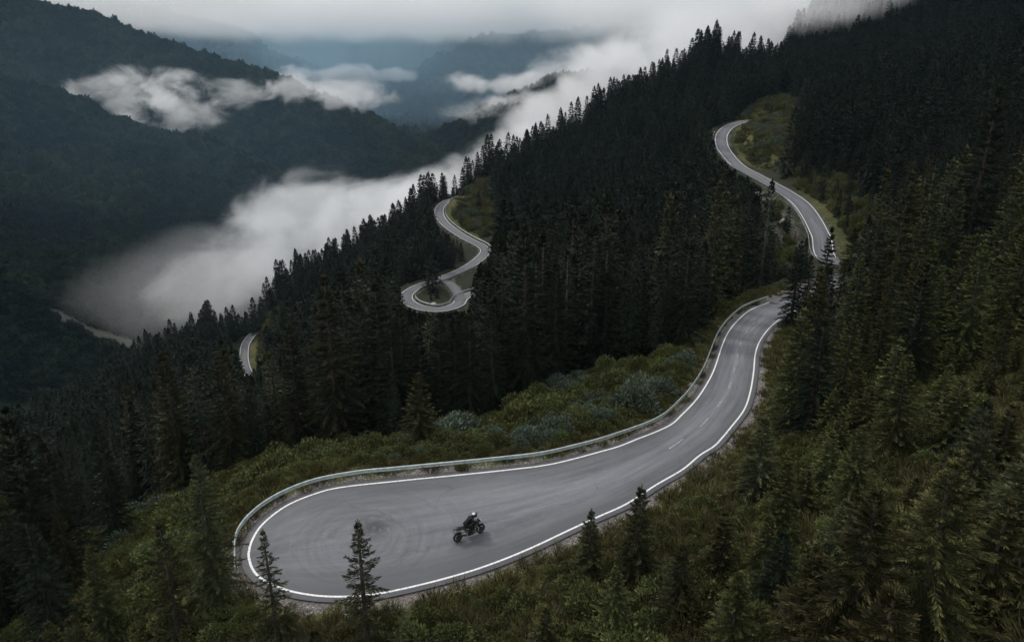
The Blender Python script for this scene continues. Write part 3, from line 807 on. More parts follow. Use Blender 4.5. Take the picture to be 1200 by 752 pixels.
# young growth between the bigger trees on the bank
e1, e2 = np.meshgrid(np.arange(4, 48, 1.9), np.arange(10, 66, 1.9))
e1 = (e1 + g.uniform(-.9, .9, e1.shape)).ravel(); e2 = (e2 + g.uniform(-.9, .9, e2.shape)).ravel()
n_big = len(cx)
cx = np.concatenate([cx, e1]); cy_ = np.concatenate([cy_, e2])
cz, cd = height(cx, cy_, True)
cpx, cpy, cD = proj(cx, cy_, cz)
hh = 14.5 * g.uniform(.62, 1.28, len(cx)) * (1 + .22 * (fbm(cx / 35, cy_ / 35, 2, 71) - .5) * 2)
hh = np.where((cD > 85) & (cD < 190) & (cpx > 380) & (cpx < 930), hh * 1.22, hh)
hh = np.where(cD < 75, hh * .72, hh)
right_slope = (cx > 18) & (cD < 190) & (cpx > 880)
small = np.arange(len(cx)) >= n_big
hh = np.where(right_slope & (cD > 75), hh * .9, hh)
z_sh = zone('shrub', cx, cy_, cz); z_vg = zone('verge', cx, cy_, cz)
keep = (g.random(len(cx)) < np.where(cD > 75, .74, 1)) & (cd > 3.2) & (cD > 20) & ~z_sh & ~z_vg
opn = np.zeros(len(cx), bool)
for nm in ('yellow', 'scree', 'yel3', 'yel4'): opn |= zone(nm, cx, cy_, cz)
keep &= ~opn | (g.random(len(cx)) < .22)
hh = np.where(opn, hh * g.uniform(.2, .4, len(cx)), hh)
low2 = zone('lower2', cx, cy_, cz)
keep &= ~low2 | (g.random(len(cx)) < .8)
hh = np.where(low2, hh * .45, hh)
# right bank close to the camera: mixed young growth, thinner
nearR = (cx > 5) & (cD < 46)
keep &= ~nearR | (g.random(len(cx)) < .6)
hh = np.where(nearR, hh * g.uniform(.30, .62, len(cx)), hh)
nearL = (cD < 50) & (cx < 5)
keep &= ~nearL | (g.random(len(cx)) < .25)
hh = np.where(nearL, hh * .55, hh)
hh = np.where(small, g.uniform(1.6, 4.2, len(cx)), hh)
keep &= ~small | ((cpx > 600) & (g.random(len(cx)) < .42) & (cd > 7.5))
keep &= ~((cD < 36) & (cpx < 860) & (cpy > 640) & ~small)
for (hx, hy, h0) in HEROPTS: keep &= np.hypot(cx - hx, cy_ - hy) > (1.6 if h0 > 4 else 1.0) + .06 * h0
cx, cy_, cz, hh, cD, cpx, cpy = [a[keep] for a in (cx, cy_, cz, hh, cD, cpx, cpy)]
# leave what the photo shows open in the open
tpx, tpy, _ = proj(cx, cy_, cz + hh)
ok = np.ones(len(cx), bool)
for i in range(len(cx)):
    hw = .10 * hh[i] * FPX / cD[i]
    s_ = (ALLP[:, 2] > cD[i]) & (ALLP[:, 1] > tpy[i] - 1) & (ALLP[:, 1] < cpy[i] + 2)
    if s_.any():
        A_ = ALLP[s_]
        frac = (A_[:, 1] - tpy[i]) / max(1, cpy[i] - tpy[i])
        hit = np.abs(A_[:, 0] - (tpx[i] + (cpx[i] - tpx[i]) * frac)) < hw * (.25 + 1.6 * frac) + 1
        if hit.any():
            # a shorter tree may still fit below the line of sight
            top = A_[hit][:, 1].max()
            hn = hh[i] * (cpy[i] - top - 3) / max(1, cpy[i] - tpy[i])
            if hn > 3.0: hh[i] = hn
            else: ok[i] = False
cx, cy_, cz, hh, cD, cpx, cpy = [a[ok] for a in (cx, cy_, cz, hh, cD, cpx, cpy)]
tpx, tpy, _ = proj(cx, cy_, cz + hh)
inframe = (cpx > -30) & (cpx < 1230) & (tpy < 752) & (cpy > 0)
size = np.where(inframe, hh * FPX / cD * np.where((cD < 60) & (cx > 5), 1.35, 1), 0)
order = np.argsort(-size)
N_IND = 300 - len(H_)
ind = order[:N_IND]; rest = order[N_IND:]
print('TREES', len(cx), 'inframe', inframe.sum(), 'smallest individual px', size[ind[-1]])
def zone_label(i):
    px, D = cpx[i], cD[i]
    if px < 300 or (px < 430 and D < 120): return 'dark spruce packed on the steep forested slope left of the hairpin and its shrub spur', 'spruces below the hairpin on the left'
    if px < 640 and D >= 60: return 'dark spruce in the forest between the lone shrub spruce and the loop road', 'spruces in the forest below the loop road'
    if px < 880 and D >= 60: return 'tall dark spruce in the dense forest edge behind the shrubs and guardrail', 'spruces along the forest edge behind the guardrail'
    if D < 75: return 'olive spruce growing on the steep bank right of the near road bend', 'spruces on the bank right of the bend'
    return 'dark spruce on the shaded upper right hillside beyond the road bend', 'spruces on the upper right hillside'
for i in ind:
    lab, grp = zone_label(i)
    D = cD[i]
    var = YOUNG[g.integers(3)] if D < 46 and hh[i] < 6 else HERO[g.integers(5)] if D < 82 else MIDV[g.integers(5)]
    rs = cpx[i] > 860 and D < 150
    lf = (cpx[i] < 420 and D < 110 and g.random() < .45) or (rs and g.random() < .6)
    mat = M_spruce_young if (rs and g.random() < .62) or (D < 60 and g.random() < .3) or g.random() < .06 else M_spruce_olive if lf or g.random() < .12 else M_spruce
    put_tree(var, (cx[i], cy_[i], cz[i] - .15), hh[i], mat, lab, grp, g.uniform(.85, 1.15) * (1.45 if D < 48 and cx[i] > 5 else 1.1 if D < 60 else 1), bark=M_bark_pale if (D > 80 and g.random() < .09) else None)

def scatter(name, pts, scales, vi, crowns, label=None, hs=None, par=None):
    """one object: instances of the given crown meshes on points"""
    n = len(pts)
    me = bpy.data.meshes.new(name); me.vertices.add(n); me.vertices.foreach_set('co', np.ascontiguousarray(pts, np.float32).ravel())
    sc_ = np.asarray(scales, np.float32)
    if sc_.ndim == 1: sc_ = np.repeat(sc_[:, None], 3, 1)
    a = me.attributes.new('siz', 'FLOAT_VECTOR', 'POINT'); a.data.foreach_set('vector', np.ascontiguousarray(sc_).ravel())
    rot = np.zeros((n, 3), np.float32); rot[:, 2] = g.uniform(0, 6.28, n); rot[:, :2] = g.normal(0, .025, (n, 2))
    a = me.attributes.new('rotv', 'FLOAT_VECTOR', 'POINT'); a.data.foreach_set('vector', rot.ravel())
    a = me.attributes.new('vi', 'INT', 'POINT'); a.data.foreach_set('value', np.ascontiguousarray(vi, np.int32))
    o = link(name, me)
    tr = bpy.data.node_groups.new(name, 'GeometryNodeTree')
    tr.interface.new_socket('Geometry', in_out='INPUT', socket_type='NodeSocketGeometry')
    tr.interface.new_socket('Geometry', in_out='OUTPUT', socket_type='NodeSocketGeometry')
    gi = tr.nodes.new('NodeGroupInput'); go = tr.nodes.new('NodeGroupOutput'); jn = tr.nodes.new('GeometryNodeJoinGeometry')
    def named(nm, ty):
        q = tr.nodes.new('GeometryNodeInputNamedAttribute'); q.data_type = ty; q.inputs['Name'].default_value = nm
        return q.outputs['Attribute']
    for j, src in enumerate(crowns):
        ip = tr.nodes.new('GeometryNodeInstanceOnPoints'); tr.links.new(gi.outputs[0], ip.inputs['Points'])
        cmp_ = tr.nodes.new('FunctionNodeCompare'); cmp_.data_type = 'INT'; cmp_.operation = 'EQUAL'
        ints = [s for s in cmp_.inputs if s.type == 'INT']
        tr.links.new(named('vi', 'INT'), ints[0]); ints[1].default_value = j
        tr.links.new(cmp_.outputs[0], ip.inputs['Selection'])
        ob = tr.nodes.new('GeometryNodeObjectInfo'); ob.inputs['Object'].default_value = src; ob.inputs['As Instance'].default_value = True
        ob.transform_space = 'ORIGINAL'
        tr.links.new(ob.outputs['Geometry'], ip.inputs['Instance'])
        e2r = tr.nodes.new('FunctionNodeEulerToRotation'); tr.links.new(named('rotv', 'FLOAT_VECTOR'), e2r.inputs[0])
        tr.links.new(e2r.outputs[0], ip.inputs['Rotation'])
        tr.links.new(named('siz', 'FLOAT_VECTOR'), ip.inputs['Scale'])
        tr.links.new(ip.outputs[0], jn.inputs[0])
    tr.links.new(jn.outputs[0], go.inputs[0])
    md = o.modifiers.new('scatter', 'NODES'); md.node_group = tr
    tag(o, label, kind='stuff')
    return o
# crowns of standing trees give the shapes: one real tree of each far kind on the skyline ridge
srcs = []
skyl = [(620, 190, 352), (662, 165, 360), (742, 117, 373), (800, 87, 384), (560, 222, 348)]
skl = ['first', 'second', 'third', 'fourth', 'fifth']
for j, (px, py, D) in enumerate(skyl):
    x, y, z = place(px, D)
    rt = put_tree(FARV[j], (x, y, z), 13.5, M_spruce, 'pointed dark spruce on the skyline ridge against the valley fog', 'spruces along the skyline ridge')
    srcs.append(rt.children[0])
# mid variants likewise from individuals
mids = {}
for o in list(COL.objects):
    if o.name.startswith('crown') and o.data.name.startswith('crown'):
        for j, v_ in enumerate(MIDV):
            if o.data == CROWN_MAT.get((v_[1].name, M_spruce.name)): mids.setdefault(j, o)
msrc = [mids[j] for j in sorted(mids)]
fsrc = srcs + msrc
ysrc = {}
for o in list(COL.objects):
    for j, v_ in enumerate(YOUNG):
        if o.name.startswith('crown') and o.data == CROWN_MAT.get((v_[1].name, M_spruce_young.name)): ysrc.setdefault(j, o)
ysrc = [ysrc[j] for j in sorted(ysrc)]
vi = np.where(cD[rest] > 165, g.integers(0, 5, len(rest)), 5 + g.integers(0, max(1, len(msrc)), len(rest)))
yng = (cD[rest] < 66) & (hh[rest] < 7)
vi = np.where(yng, len(fsrc) + g.integers(0, len(ysrc), len(rest)), vi)
sc_ = np.where(yng, hh[rest] / 5.0, hh[rest] / 14.0)
fsrc = fsrc + ysrc
wd_ = g.uniform(.88, 1.2, len(rest)) * np.where(yng, 1.3, 1)
scatter('conifer_forest', np.stack([cx[rest], cy_[rest], cz[rest] - .2], 1), np.stack([sc_ * wd_, sc_ * wd_, sc_], 1), vi, fsrc,
        'dense dark conifer forest covering the ridge and far slopes')

# ------------------------------------------------------------------ shrubs
def shrub(seed, n, leaf, w, r=1., hgt=1., lump=.35, stems=9):
    q = np.random.default_rng(seed)
    d = unit(q.normal(0, 1, (n, 3))); d[:, 2] = np.abs(d[:, 2]) * .9 + .05; d = unit(d)
    cl = unit(q.normal(0, 1, (stems, 3))); cl[:, 2] = np.abs(cl[:, 2]); cl = unit(cl)
    near = (d @ cl.T).max(1)
    rad = (1 - lump + lump * np.clip((near - .55) / .4, 0, 1)) * q.uniform(.45, 1.05, n) ** .5
    base = d * rad[:, None] * np.array([r, r, hgt]) * (1 + .35 * np.sin(3.1 * d[:, :1] + seed) * np.cos(2.6 * d[:, 1:2] + 2 * seed))
    dr = unit(d * .8 + q.normal(0, .55, (n, 3)) + np.array([0, 0, .45]))
    s1 = unit(np.cross(dr, q.normal(0, 1, (n, 3))))
    v, f = rhomb(base, dr, w * q.uniform(.6, 1.3, n), leaf * q.uniform(.6, 1.4, n), s1)
    tip = np.clip((rad - .55) * 2, 0, 1) * q.uniform(0, 1, n)
    return npmesh('leaves', v, f, False, {'tip': np.stack([tip * .5, tip, tip, tip], 1).ravel()})
def grassclump(seed, n, leaf, w, r):
    q = np.random.default_rng(seed)
    a = q.uniform(0, 6.28, n); rr = r * np.sqrt(q.random(n))
    base = np.stack([np.cos(a) * rr, np.sin(a) * rr, np.full(n, -.03)], 1)
    dr = unit(np.stack([np.cos(a) * .5, np.sin(a) * .5, np.ones(n)], 1) + q.normal(0, .3, (n, 3)))
    s1 = unit(np.cross(dr, q.normal(0, 1, (n, 3))))
    v, f = rhomb(base, dr, w * q.uniform(.6, 1.3, n), leaf * q.uniform(.5, 1.4, n), s1)
    t = q.uniform(0, .7, n)
    return npmesh('grass', v, f, False, {'tip': np.stack([t * 0, t * .5, t, t * .5], 1).ravel()})
SHV = [shrub(600 + i, 2600, .15, .065, 1., [.9, 1.1, .75][i], .6, 11) for i in range(3)]
WIL = [shrub(620 + i, 2600, .22, .04, 1., [1.1, .95][i], .45, 14) for i in range(2)]
SHM = {}
def bush(me, mat, loc, s, label, group=None, name='shrub', hz=1.):
    key = (me.name, mat.name)
    if key not in SHM:
        m2 = me if not me.materials else me.copy(); m2.materials.clear(); m2.materials.append(mat); SHM[key] = m2
    o = bpy.data.objects.new(name, SHM[key]); COL.objects.link(o)
    o.location = loc; o.scale = (s, s, s * hz); o.rotation_euler = (0, 0, random.uniform(0, 6.28))
    return tag(o, label, 'shrub', group)
# silver willow clump beside the guardrail bend
for (px, py, s, lab) in [(742, 470, 2.2, 'largest silver grey willow bush on the shrub slope outside the road bend'),
                         (772, 452, 1.6, 'silver grey willow bush right of the largest one'),
                         (705, 486, 1.4, 'silver grey willow bush left of the largest one'),
                         (800, 418, 1.4, 'pale green willow bush close to the guardrail where the road narrows'),
                         (345, 545, 1.2, 'pale grey green bush behind the guardrail start at the hairpin'),
                         (288, 565, .9, 'small pale bush at the left end of the guardrail')]:
    x = None
    for D in np.arange(30, 130, .25):
        p_ = P(px, py + 12, D)
        if p_[2] < gz(p_[0], p_[1]): x = p_; break
    if x is None: continue
    bush(WIL[0 if s > 1.6 else 1], M_willow, (x[0], x[1], gz(x[0], x[1]) - .1), s, lab, name='willow_bush')
# individual shrubs + undergrowth
xs, ys = np.meshgrid(np.arange(-60, 75, 1.05), np.arange(14, 135, 1.05))
xs = (xs + g.uniform(-.5, .5, xs.shape)).ravel(); ys = (ys + g.uniform(-.5, .5, ys.shape)).ravel()
zz, dd = height(xs, ys, True)
a_, b_, d_ = proj(xs, ys, zz)
inz = zone('shrub', xs, ys, zz); inv = zone('verge', xs, ys, zz)
rightb = (xs > 8) & (d_ < 75)
nearb = (d_ < 62)
pk = np.where(inz, .95, np.where(inv, .55, np.where(rightb, .75, np.where(nearb, .6, 0.))))
k = (g.random(len(xs)) < pk) & (dd > np.where(inz, 1.9, 1.25)) & (d_ > 17) & (a_ > -150) & (a_ < 1350) & (b_ < 900)
xs, ys, zz, dd, inz, inv, a_, b_, d_ = [q[k] for q in (xs, ys, zz, dd, inz, inv, a_, b_, d_)]
ss = np.where(inz, g.uniform(.5, 1.35, len(xs)), np.where(inv, g.uniform(.25, .8, len(xs)), g.uniform(.4, 1.2, len(xs))))
ss *= .6 + .8 * fbm(xs / 6, ys / 6, 3, 12)
ss = np.where(inz & (g.random(len(xs)) < .14) & (dd > 3.2), ss * 1.75, ss)
ss = np.minimum(ss, np.maximum(.18, (dd - .9) * .42))
sz = np.where((a_ > 0) & (a_ < 1200) & (b_ < 752), ss / d_, 0)
od = np.argsort(-sz)
NI = 120
def sh_lab(i):
    if inz[i]: return 'leafy green shrub on the overgrown slope between guardrail and forest', 'shrubs on the slope behind the guardrail'
    if xs[i] > 5: return 'olive shrub on the steep bank right of and below the road', 'shrubs on the bank right of the road'
    return 'dark green shrub on the slope at the bottom left of the hairpin', 'shrubs below the hairpin'
shsrc = {}
mats3 = [M_shrub, M_shrub_y, M_willow, M_spruce_young]
def pick(i):
    f_ = fbm(np.array([xs[i] / 7]), np.array([ys[i] / 7]), 2, 44)[0]
    if inz[i]: f_ += g.normal(0, .07); return M_willow if f_ > .72 else (M_shrub_y if f_ < .40 else M_shrub)
    if inv[i]: return M_shrub_y if f_ > .5 else M_shrub
    return M_shrub_y if f_ > .64 else M_shrub
for i in od[:NI]:
    m = pick(i); lab, grp = sh_lab(i); vi_ = int(g.integers(3))
    o = bush(SHV[vi_], m, (xs[i], ys[i], zz[i] - .1 * ss[i]), ss[i], lab, grp, hz=g.uniform(.7, 1.1))
    shsrc.setdefault((vi_, m.name), o)
keys = list(shsrc); kid = {kk: j for j, kk in enumerate(keys)}
vi = []
for i in od[NI:]:
    m = pick(i); c_ = [kk for kk in keys if kk[1] == m.name] or keys
    vi.append(kid[c_[int(g.integers(len(c_)))]])
r_ = od[NI:]
scatter('undergrowth', np.stack([xs[r_], ys[r_], zz[r_] - .1 * ss[r_]], 1), ss[r_], np.array(vi), [shsrc[kk] for kk in keys], 'low mixed shrubs and undergrowth on the slopes beside the road')
# grass along the verges and on the open slopes
gt = tag(link('grass_tuft', grassclump(700, 70, .42, .035, .32), M_grass), 'dry grass tuft at the foot of the gravel bank', 'grass')
gt2 = tag(link('grass_tuft', grassclump(701, 110, .60, .05, .45), M_grass), 'taller grass tuft beside the guardrail', 'grass')
x1, y1 = np.meshgrid(np.arange(-60, 75, .55), np.arange(14, 125, .55))
x1 = (x1 + g.uniform(-.3, .3, x1.shape)).ravel(); y1 = (y1 + g.uniform(-.3, .3, y1.shape)).ravel()
z1, d1 = height(x1, y1, True)
k = (zone('shrub', x1, y1, z1) | zone('verge', x1, y1, z1) | ((proj(x1, y1, z1)[2] < 70) & (x1 > 5)) | ((proj(x1, y1, z1)[2] < 48) & (x1 > -22))) & (d1 > .75)
k &= g.random(len(x1)) < np.clip((d1 - .6) * .9, .08, .9) * np.where(zone('shrub', x1, y1, z1) & (d1 > 2.2), .45, 1)
x1, y1, z1 = x1[k], y1[k], z1[k]
x2, y2 = np.meshgrid(np.arange(-130, 140, 1.5), np.arange(100, 350, 1.5))
x2 = (x2 + g.uniform(-.7, .7, x2.shape)).ravel(); y2 = (y2 + g.uniform(-.7, .7, y2.shape)).ravel()
z2 = height(x2, y2)
k = np.zeros(len(x2), bool)
for nm in ('yellow', 'yel3', 'yel4', 'lower2'): k |= zone(nm, x2, y2, z2)
k &= height(x2, y2, True)[1] > 3.4
x2, y2, z2 = x2[k], y2[k], z2[k]
s1_ = g.uniform(.5, 1.2, len(x1)); s2_ = g.uniform(1.5, 3.2, len(x2))
gt.location = (x1[0], y1[0], z1[0]); gt2.location = (x1[-1], y1[-1], z1[-1])
scatter('grass', np.concatenate([np.stack([x1, y1, z1], 1), np.stack([x2, y2, z2], 1)]), np.concatenate([s1_, s2_]),
        g.integers(0, 2, len(x1) + len(x2)), [gt, gt2], 'olive and dry grass on the verges and open slopes')
# shrubs on the open patches by the upper roads
x3, y3 = np.meshgrid(np.arange(-130, 140, 2.6), np.arange(95, 350, 2.6))
x3 = (x3 + g.uniform(-1.2, 1.2, x3.shape)).ravel(); y3 = (y3 + g.uniform(-1.2, 1.2, y3.shape)).ravel()
z3, d3 = height(x3, y3, True)
k = np.zeros(len(x3), bool)
for nm in ('yellow', 'yel3', 'yel4', 'lower2', 'scree'): k |= zone(nm, x3, y3, z3)
k &= (d3 > 3.6) & (g.random(len(x3)) < .8)
x3, y3, z3 = x3[k], y3[k], z3[k]
scatter('hillside_undergrowth', np.stack([x3, y3, z3 - .1], 1), g.uniform(.6, 2.2, len(x3)), g.integers(0, len(keys), len(x3)), [shsrc[kk] for kk in keys], 'yellowish shrubs on the open slopes beside the upper roads')

# ------------------------------------------------------------------ far woods
bl = []
for j in range(3):
    me = shrub(800 + j, 420, .42, .30, 1., [1.15, 1.35, 1.0][j], .5, 7); me.name = 'crown'
    o = link('broadleaf_tree', me, M_leafwood)
    tag(o, 'round leafy tree in the valley wood below the foggy spur', 'tree', 'leafy trees in the far valley')
    bl.append(o)
pts = []
for (r0, r1, st) in ((380, 620, 4.6), (620, 1000, 5.6), (1000, 1700, 9), (1700, 3200, 17)):
    na = R(88)
    rs = np.arange(r0, r1, st)
    for r_1 in rs:
        m = int(na * r_1 / st); a = R(-44) + na * (np.arange(m) + g.uniform(-.45, .45, m)) / m
        rr2 = r_1 + g.uniform(-.5, .5, m) * st
        pts.append(np.stack([np.sin(a) * rr2, np.cos(a) * rr2, np.full(m, st)], 1))
pts = np.concatenate(pts)
pts = pts[np.hypot(pts[:, 0], pts[:, 1]) > ridge_r(pts[:, 0], pts[:, 1]) + 28]
fz = height(pts[:, 0], pts[:, 1])
fx, fy, fD = proj(pts[:, 0], pts[:, 1], fz)
k = (fx > -150) & (fx < 960) & (fy < 470) & (fy > -60)
k &= ~(inpoly(fx, fy, [(40, 350), (70, 364), (110, 384), (170, 402), (160, 416), (120, 402), (80, 382), (50, 363)]) & (fD < 760) & (fD > 430))
pts, fz = pts[k], fz[k]
print('FAR', len(pts))
clr = fbm(pts[:, 0] / 38, pts[:, 1] / 38, 4, 55); clr = clr[:]
sc3 = pts[:, 2] * .62 * 1.12 * g.uniform(.7, 1.35, len(pts)) * (.75 + .6 * fbm(pts[:, 0] / 45, pts[:, 1] / 45, 3, 90))
scatter('far_woods', np.stack([pts[:, 0], pts[:, 1], fz - .2], 1), sc3, g.integers(0, 3, len(pts)), bl, 'leafy woods covering the far valley slopes')
for j, o in enumerate(bl):
    x, y, z = place([60, 100, 140][j], [560, 580, 600][j]); o.location = (x, y, z); o.scale = (3.2, 3.2, 3.2)

# ------------------------------------------------------------------ guardrails
nb = NB('galvanised_steel'); p = nb.pos()
M_rail = nb.set(nb.mix(nb.rng(nb.noise(3, p, 5, .65), .35, .65), (.34, .40, .39), (.55, .61, .60)), .4, metal=.35)
nb = NB('post_steel'); M_post = nb.set((.20, .21, .215), .55, metal=.6)
def guardrail(line, label, step, zc=.47, sc=1.0, post_step=2.6):
    c, s = resample(line, step)
    n_ = perp(c)
    root = empty('guardrail', tuple(c[0]))
    o0 = c[0]
    prof = [(-.02, -.155), (.035, -.115), (.035, -.055), (-.02, 0), (.035, .055), (.035, .115), (-.02, .155)]
    prof = [(a * sc, b * sc) for a, b in prof]
    back = [(a - .012, b) for a, b in prof][::-1]
    pr = prof + back; kk = len(pr)
    v = np.stack([c + n_ * a + np.array([0, 0, zc + b]) for a, b in pr], 1) - o0
    i = np.arange(len(c) * kk).reshape(len(c), kk); j = np.roll(i, -1, 1)
    f = np.stack([i[:-1], j[:-1], j[1:], i[1:]], -1).reshape(-1, 4)
    link('rail', npmesh('rail', v.reshape(-1, 3), f, False), M_rail, root)
    me = None
    for q in np.arange(.6, s[-1], max(post_step, s[-1] / 98)):
        p_ = np.array([np.interp(q, s, c[:, k]) for k in range(3)]); nn = np.array([np.interp(q, s, n_[:, k]) for k in range(3)])
        if me is None:
            bm = bmesh.new(); bmesh.ops.create_cube(bm, size=1)
            for vv in bm.verts: vv.co = Vector((vv.co.x * .07, vv.co.y * .11, vv.co.z * (zc + .55) + (zc + .12) - (zc + .55) / 2))
            bmesh.ops.bevel(bm, geom=bm.edges[:], offset=.008, segments=1, affect='EDGES')
            me = bpy.data.meshes.new('post'); bm.to_mesh(me); bm.free(); me.materials.append(M_post)
        po = link('post', me, None, root)
        po.location = Vector(p_ - o0 - nn * .085); po.rotation_euler = (0, 0, math.atan2(nn[1], nn[0]))
    return tag(root, label, 'guardrail')
gl = np.concatenate([lower3[1:4][::-1], upper3[1:]])
gn = np.concatenate([nl[1:4][::-1], nu[1:]])
GOFF = .88
gline = cr((gl + gn * GOFF)[::6], step=.5); gline[:, 2] = near_z(gline[:, 1]) - .02
guardrail(gline[::-1], 'long steel guardrail curving along the outer edge of the near road and hairpin', .5)
v2 = cond(road2c, lambda a, b, d: 150 < d < 268)
n2 = perp(v2); sg = 1 if n2[len(n2) // 2][0] < 0 else -1
guardrail((v2 + sg * n2 * 2.95)[::(1 if sg < 0 else -1)], 'steel guardrail on the valley side of the upper right road', 1.5, .5, 1.2, 4)
v3 = cond(road3c, lambda a, b, d: d < 335 and b < 364)
n3 = perp(v3)
guardrail(v3 - n3 * 2.8, 'steel guardrail around the outside of the small loop road', 1.5, .5, 1.3, 4)

# ------------------------------------------------------------------ motorcycle
def vf_box(c, s, rot=None, taper=1.0):
    v = np.array([[x, y, z] for z in (-1, 1) for y in (-1, 1) for x in (-1, 1)], float) * .5
    v[v[:, 2] > 0, :2] *= taper
    v = v * np.array(s)
    if rot is not None: v = v @ np.array(Euler(rot).to_matrix()).T
    return v + np.array(c), np.array([[0, 2, 3, 1], [4, 5, 7, 6], [0, 1, 5, 4], [2, 6, 7, 3], [0, 4, 6, 2], [1, 3, 7, 5]])
def vf_lathe(c, prof, k=28):
    """ring round the Y axis; prof: (radius, y)"""
    th = np.linspace(0, 2 * np.pi, k, endpoint=False); n = len(prof)
    v = np.array([[[r_ * math.cos(t), y, r_ * math.sin(t)] for t in th] for r_, y in prof])
    i = np.arange(n * k).reshape(n, k); a = np.roll(i, -1, 1); b = np.roll(i, -1, 0)
    f = np.stack([i, a, np.roll(a, -1, 0), b], -1).reshape(-1, 4)
    return v.reshape(-1, 3) + np.array(c), f
def vf_hull(secs, k=14):
    """closed loft of ellipses along x: (x, z, half width y, half height z)"""
    th = np.linspace(0, 2 * np.pi, k, endpoint=False)
    secs = [(secs[0][0], secs[0][1], .002, .002)] + list(secs) + [(secs[-1][0], secs[-1][1], .002, .002)]
    v = np.array([[[x, w * math.cos(t), z + h * math.sin(t)] for t in th] for x, z, w, h in secs])
    n = len(secs); i = np.arange(n * k).reshape(n, k); j = np.roll(i, -1, 1)
    return v.reshape(-1, 3), np.stack([i[:-1], j[:-1], j[1:], i[1:]], -1).reshape(-1, 4)
def T(pts, rad, k=8): return tube(np.array(pts, float), np.broadcast_to(np.array(rad, float), (len(pts),)), k)
def mk(name, parts, mat, parent, smooth=True, loc=None):
    v, f = join(parts)
    if name not in ('wheel', 'tyre', 'rim'): v[:, 2] *= ZS
    o = link(name, npmesh(name, v, f, smooth), mat, parent)
    if loc is not None: o.location = loc
    md = o.modifiers.new('edge', 'BEVEL'); md.width = .006; md.segments = 2; md.limit_method = 'ANGLE'; md.angle_limit = R(40)
    return o
def simple(name, col, rough, metal=0., spec=.5):
    nb = NB(name); p = nb.n('ShaderNodeTexCoord').outputs['Object']
    c = nb.mix(nb.rng(nb.noise(14, p, 4), .35, .65), tuple(k * .82 for k in col), tuple(min(1, k * 1.15) for k in col))
    return nb.set(c, rough, metal, spec)
ZS = .86
M_rub = simple('tyre_rubber', (.014, .014, .015), .8, 0, .3); M_blk = simple('black_paint', (.012, .012, .013), .28)
M_gry = simple('dark_metal', (.06, .06, .062), .45, .7); M_alu = simple('aluminium', (.38, .38, .39), .35, .9)
M_seat = simple('seat_vinyl', (.010, .010, .010), .7, 0, .2); M_glass = simple('dark_glass', (.03, .03, .035), .08)
M_red = simple('red_lens', (.35, .02, .02), .2); M_lens = simple('clear_lens', (.55, .57, .6), .1)
M_suit = simple('riding_suit', (.007, .007, .008), .7, 0, .2); M_white = simple('white_gloss', (.70, .70, .70), .18)
M_engine = simple('engine_grey', (.10, .10, .10), .5, .4)
ra = Pz(536.6, 634.6, 0.0); fa = Pz(563.2, 624.0, 0.0)
dv = fa - ra; WB = math.hypot(dv[0], dv[1]); BS = WB / 1.45
ctr = (ra + fa) / 2
print('BIKE wheelbase', WB, ctr)
BZ = 0.022
bike = empty('motorcycle', (ctr[0], ctr[1], BZ), math.atan2(dv[1], dv[0])); bike.scale = (BS, BS, BS)
tag(bike, 'black adventure motorcycle riding across the wide grey hairpin', 'motorcycle')
def wheel(x, w, r_):
    y0 = w / 2
    wh = mk('wheel', [vf_lathe((0, 0, 0), [(.02, -.07), (.05, -.06), (.05, .06), (.02, .07)], 18), vf_lathe((0, 0, 0), [(.06, -.066), (.145, -.066), (.145, -.061), (.06, -.061)], 28)], M_gry, bike, loc=(x, 0, r_))
    mk('tyre', [vf_lathe((0, 0, 0), [(r_ - .085, -y0 * .8), (r_ - .04, -y0), (r_ - .012, -y0 * .62), (r_, 0), (r_ - .012, y0 * .62), (r_ - .04, y0), (r_ - .085, y0 * .8), (r_ - .088, 0)], 36)], M_rub, wh)
    sp = [vf_lathe((0, 0, 0), [(r_ - .10, -.045), (r_ - .083, -.05), (r_ - .083, .05), (r_ - .10, .045)], 36)]
    for a in np.linspace(0, 2 * np.pi, 10, endpoint=False):
        sp.append(T([(.045 * math.cos(a), 0, .045 * math.sin(a)), ((r_ - .095) * math.cos(a + .12), 0, (r_ - .095) * math.sin(a + .12))], .011, 6))
    mk('rim', sp, M_gry, wh)
wheel(-.725, .17, .28); wheel(.725, .125, .284)
for s in (-1, 1):
    mk('fork', [T([(.725, s * .10, .33), (.60, s * .10, .70)], .028), T([(.60, s * .10, .70), (.49, s * .10, 1.02)], .022)], M_gry, bike)
mk('swingarm', [T([(-.725, s * .11, .325), (-.45, s * .12, .40), (-.12, s * .10, .44)], .030) for s in (-1, 1)], M_gry, bike)
mk('frame', [T([(.49, s * .05, .95), (.18, s * .13, .80), (-.18, s * .13, .62), (-.15, s * .12, .40)], .024) for s in (-1, 1)]
   + [T([(.49, s * .04, .86), (.32, s * .12, .45), (.10, s * .13, .27), (-.15, s * .12, .34)], .020) for s in (-1, 1)] + [T([(-.1, s * .11, .66), (-.5, s * .10, .80), (-.86, s * .07, .90)], .018) for s in (-1, 1)], M_blk, bike)
mk('engine', [vf_box((.10, 0, .42), (.42, .30, .26)), vf_box((.20, 0, .62), (.20, .26, .26), (0, .35, 0)), vf_lathe((-.02, 0, .40), [(.04, -.19), (.12, -.18), (.12, .18), (.04, .19)], 20),
   *[vf_box((.20 + .0 * k, 0, .54 + .045 * k), (.24, .30, .014), (0, .35, 0)) for k in range(5)]], M_engine, bike, False)
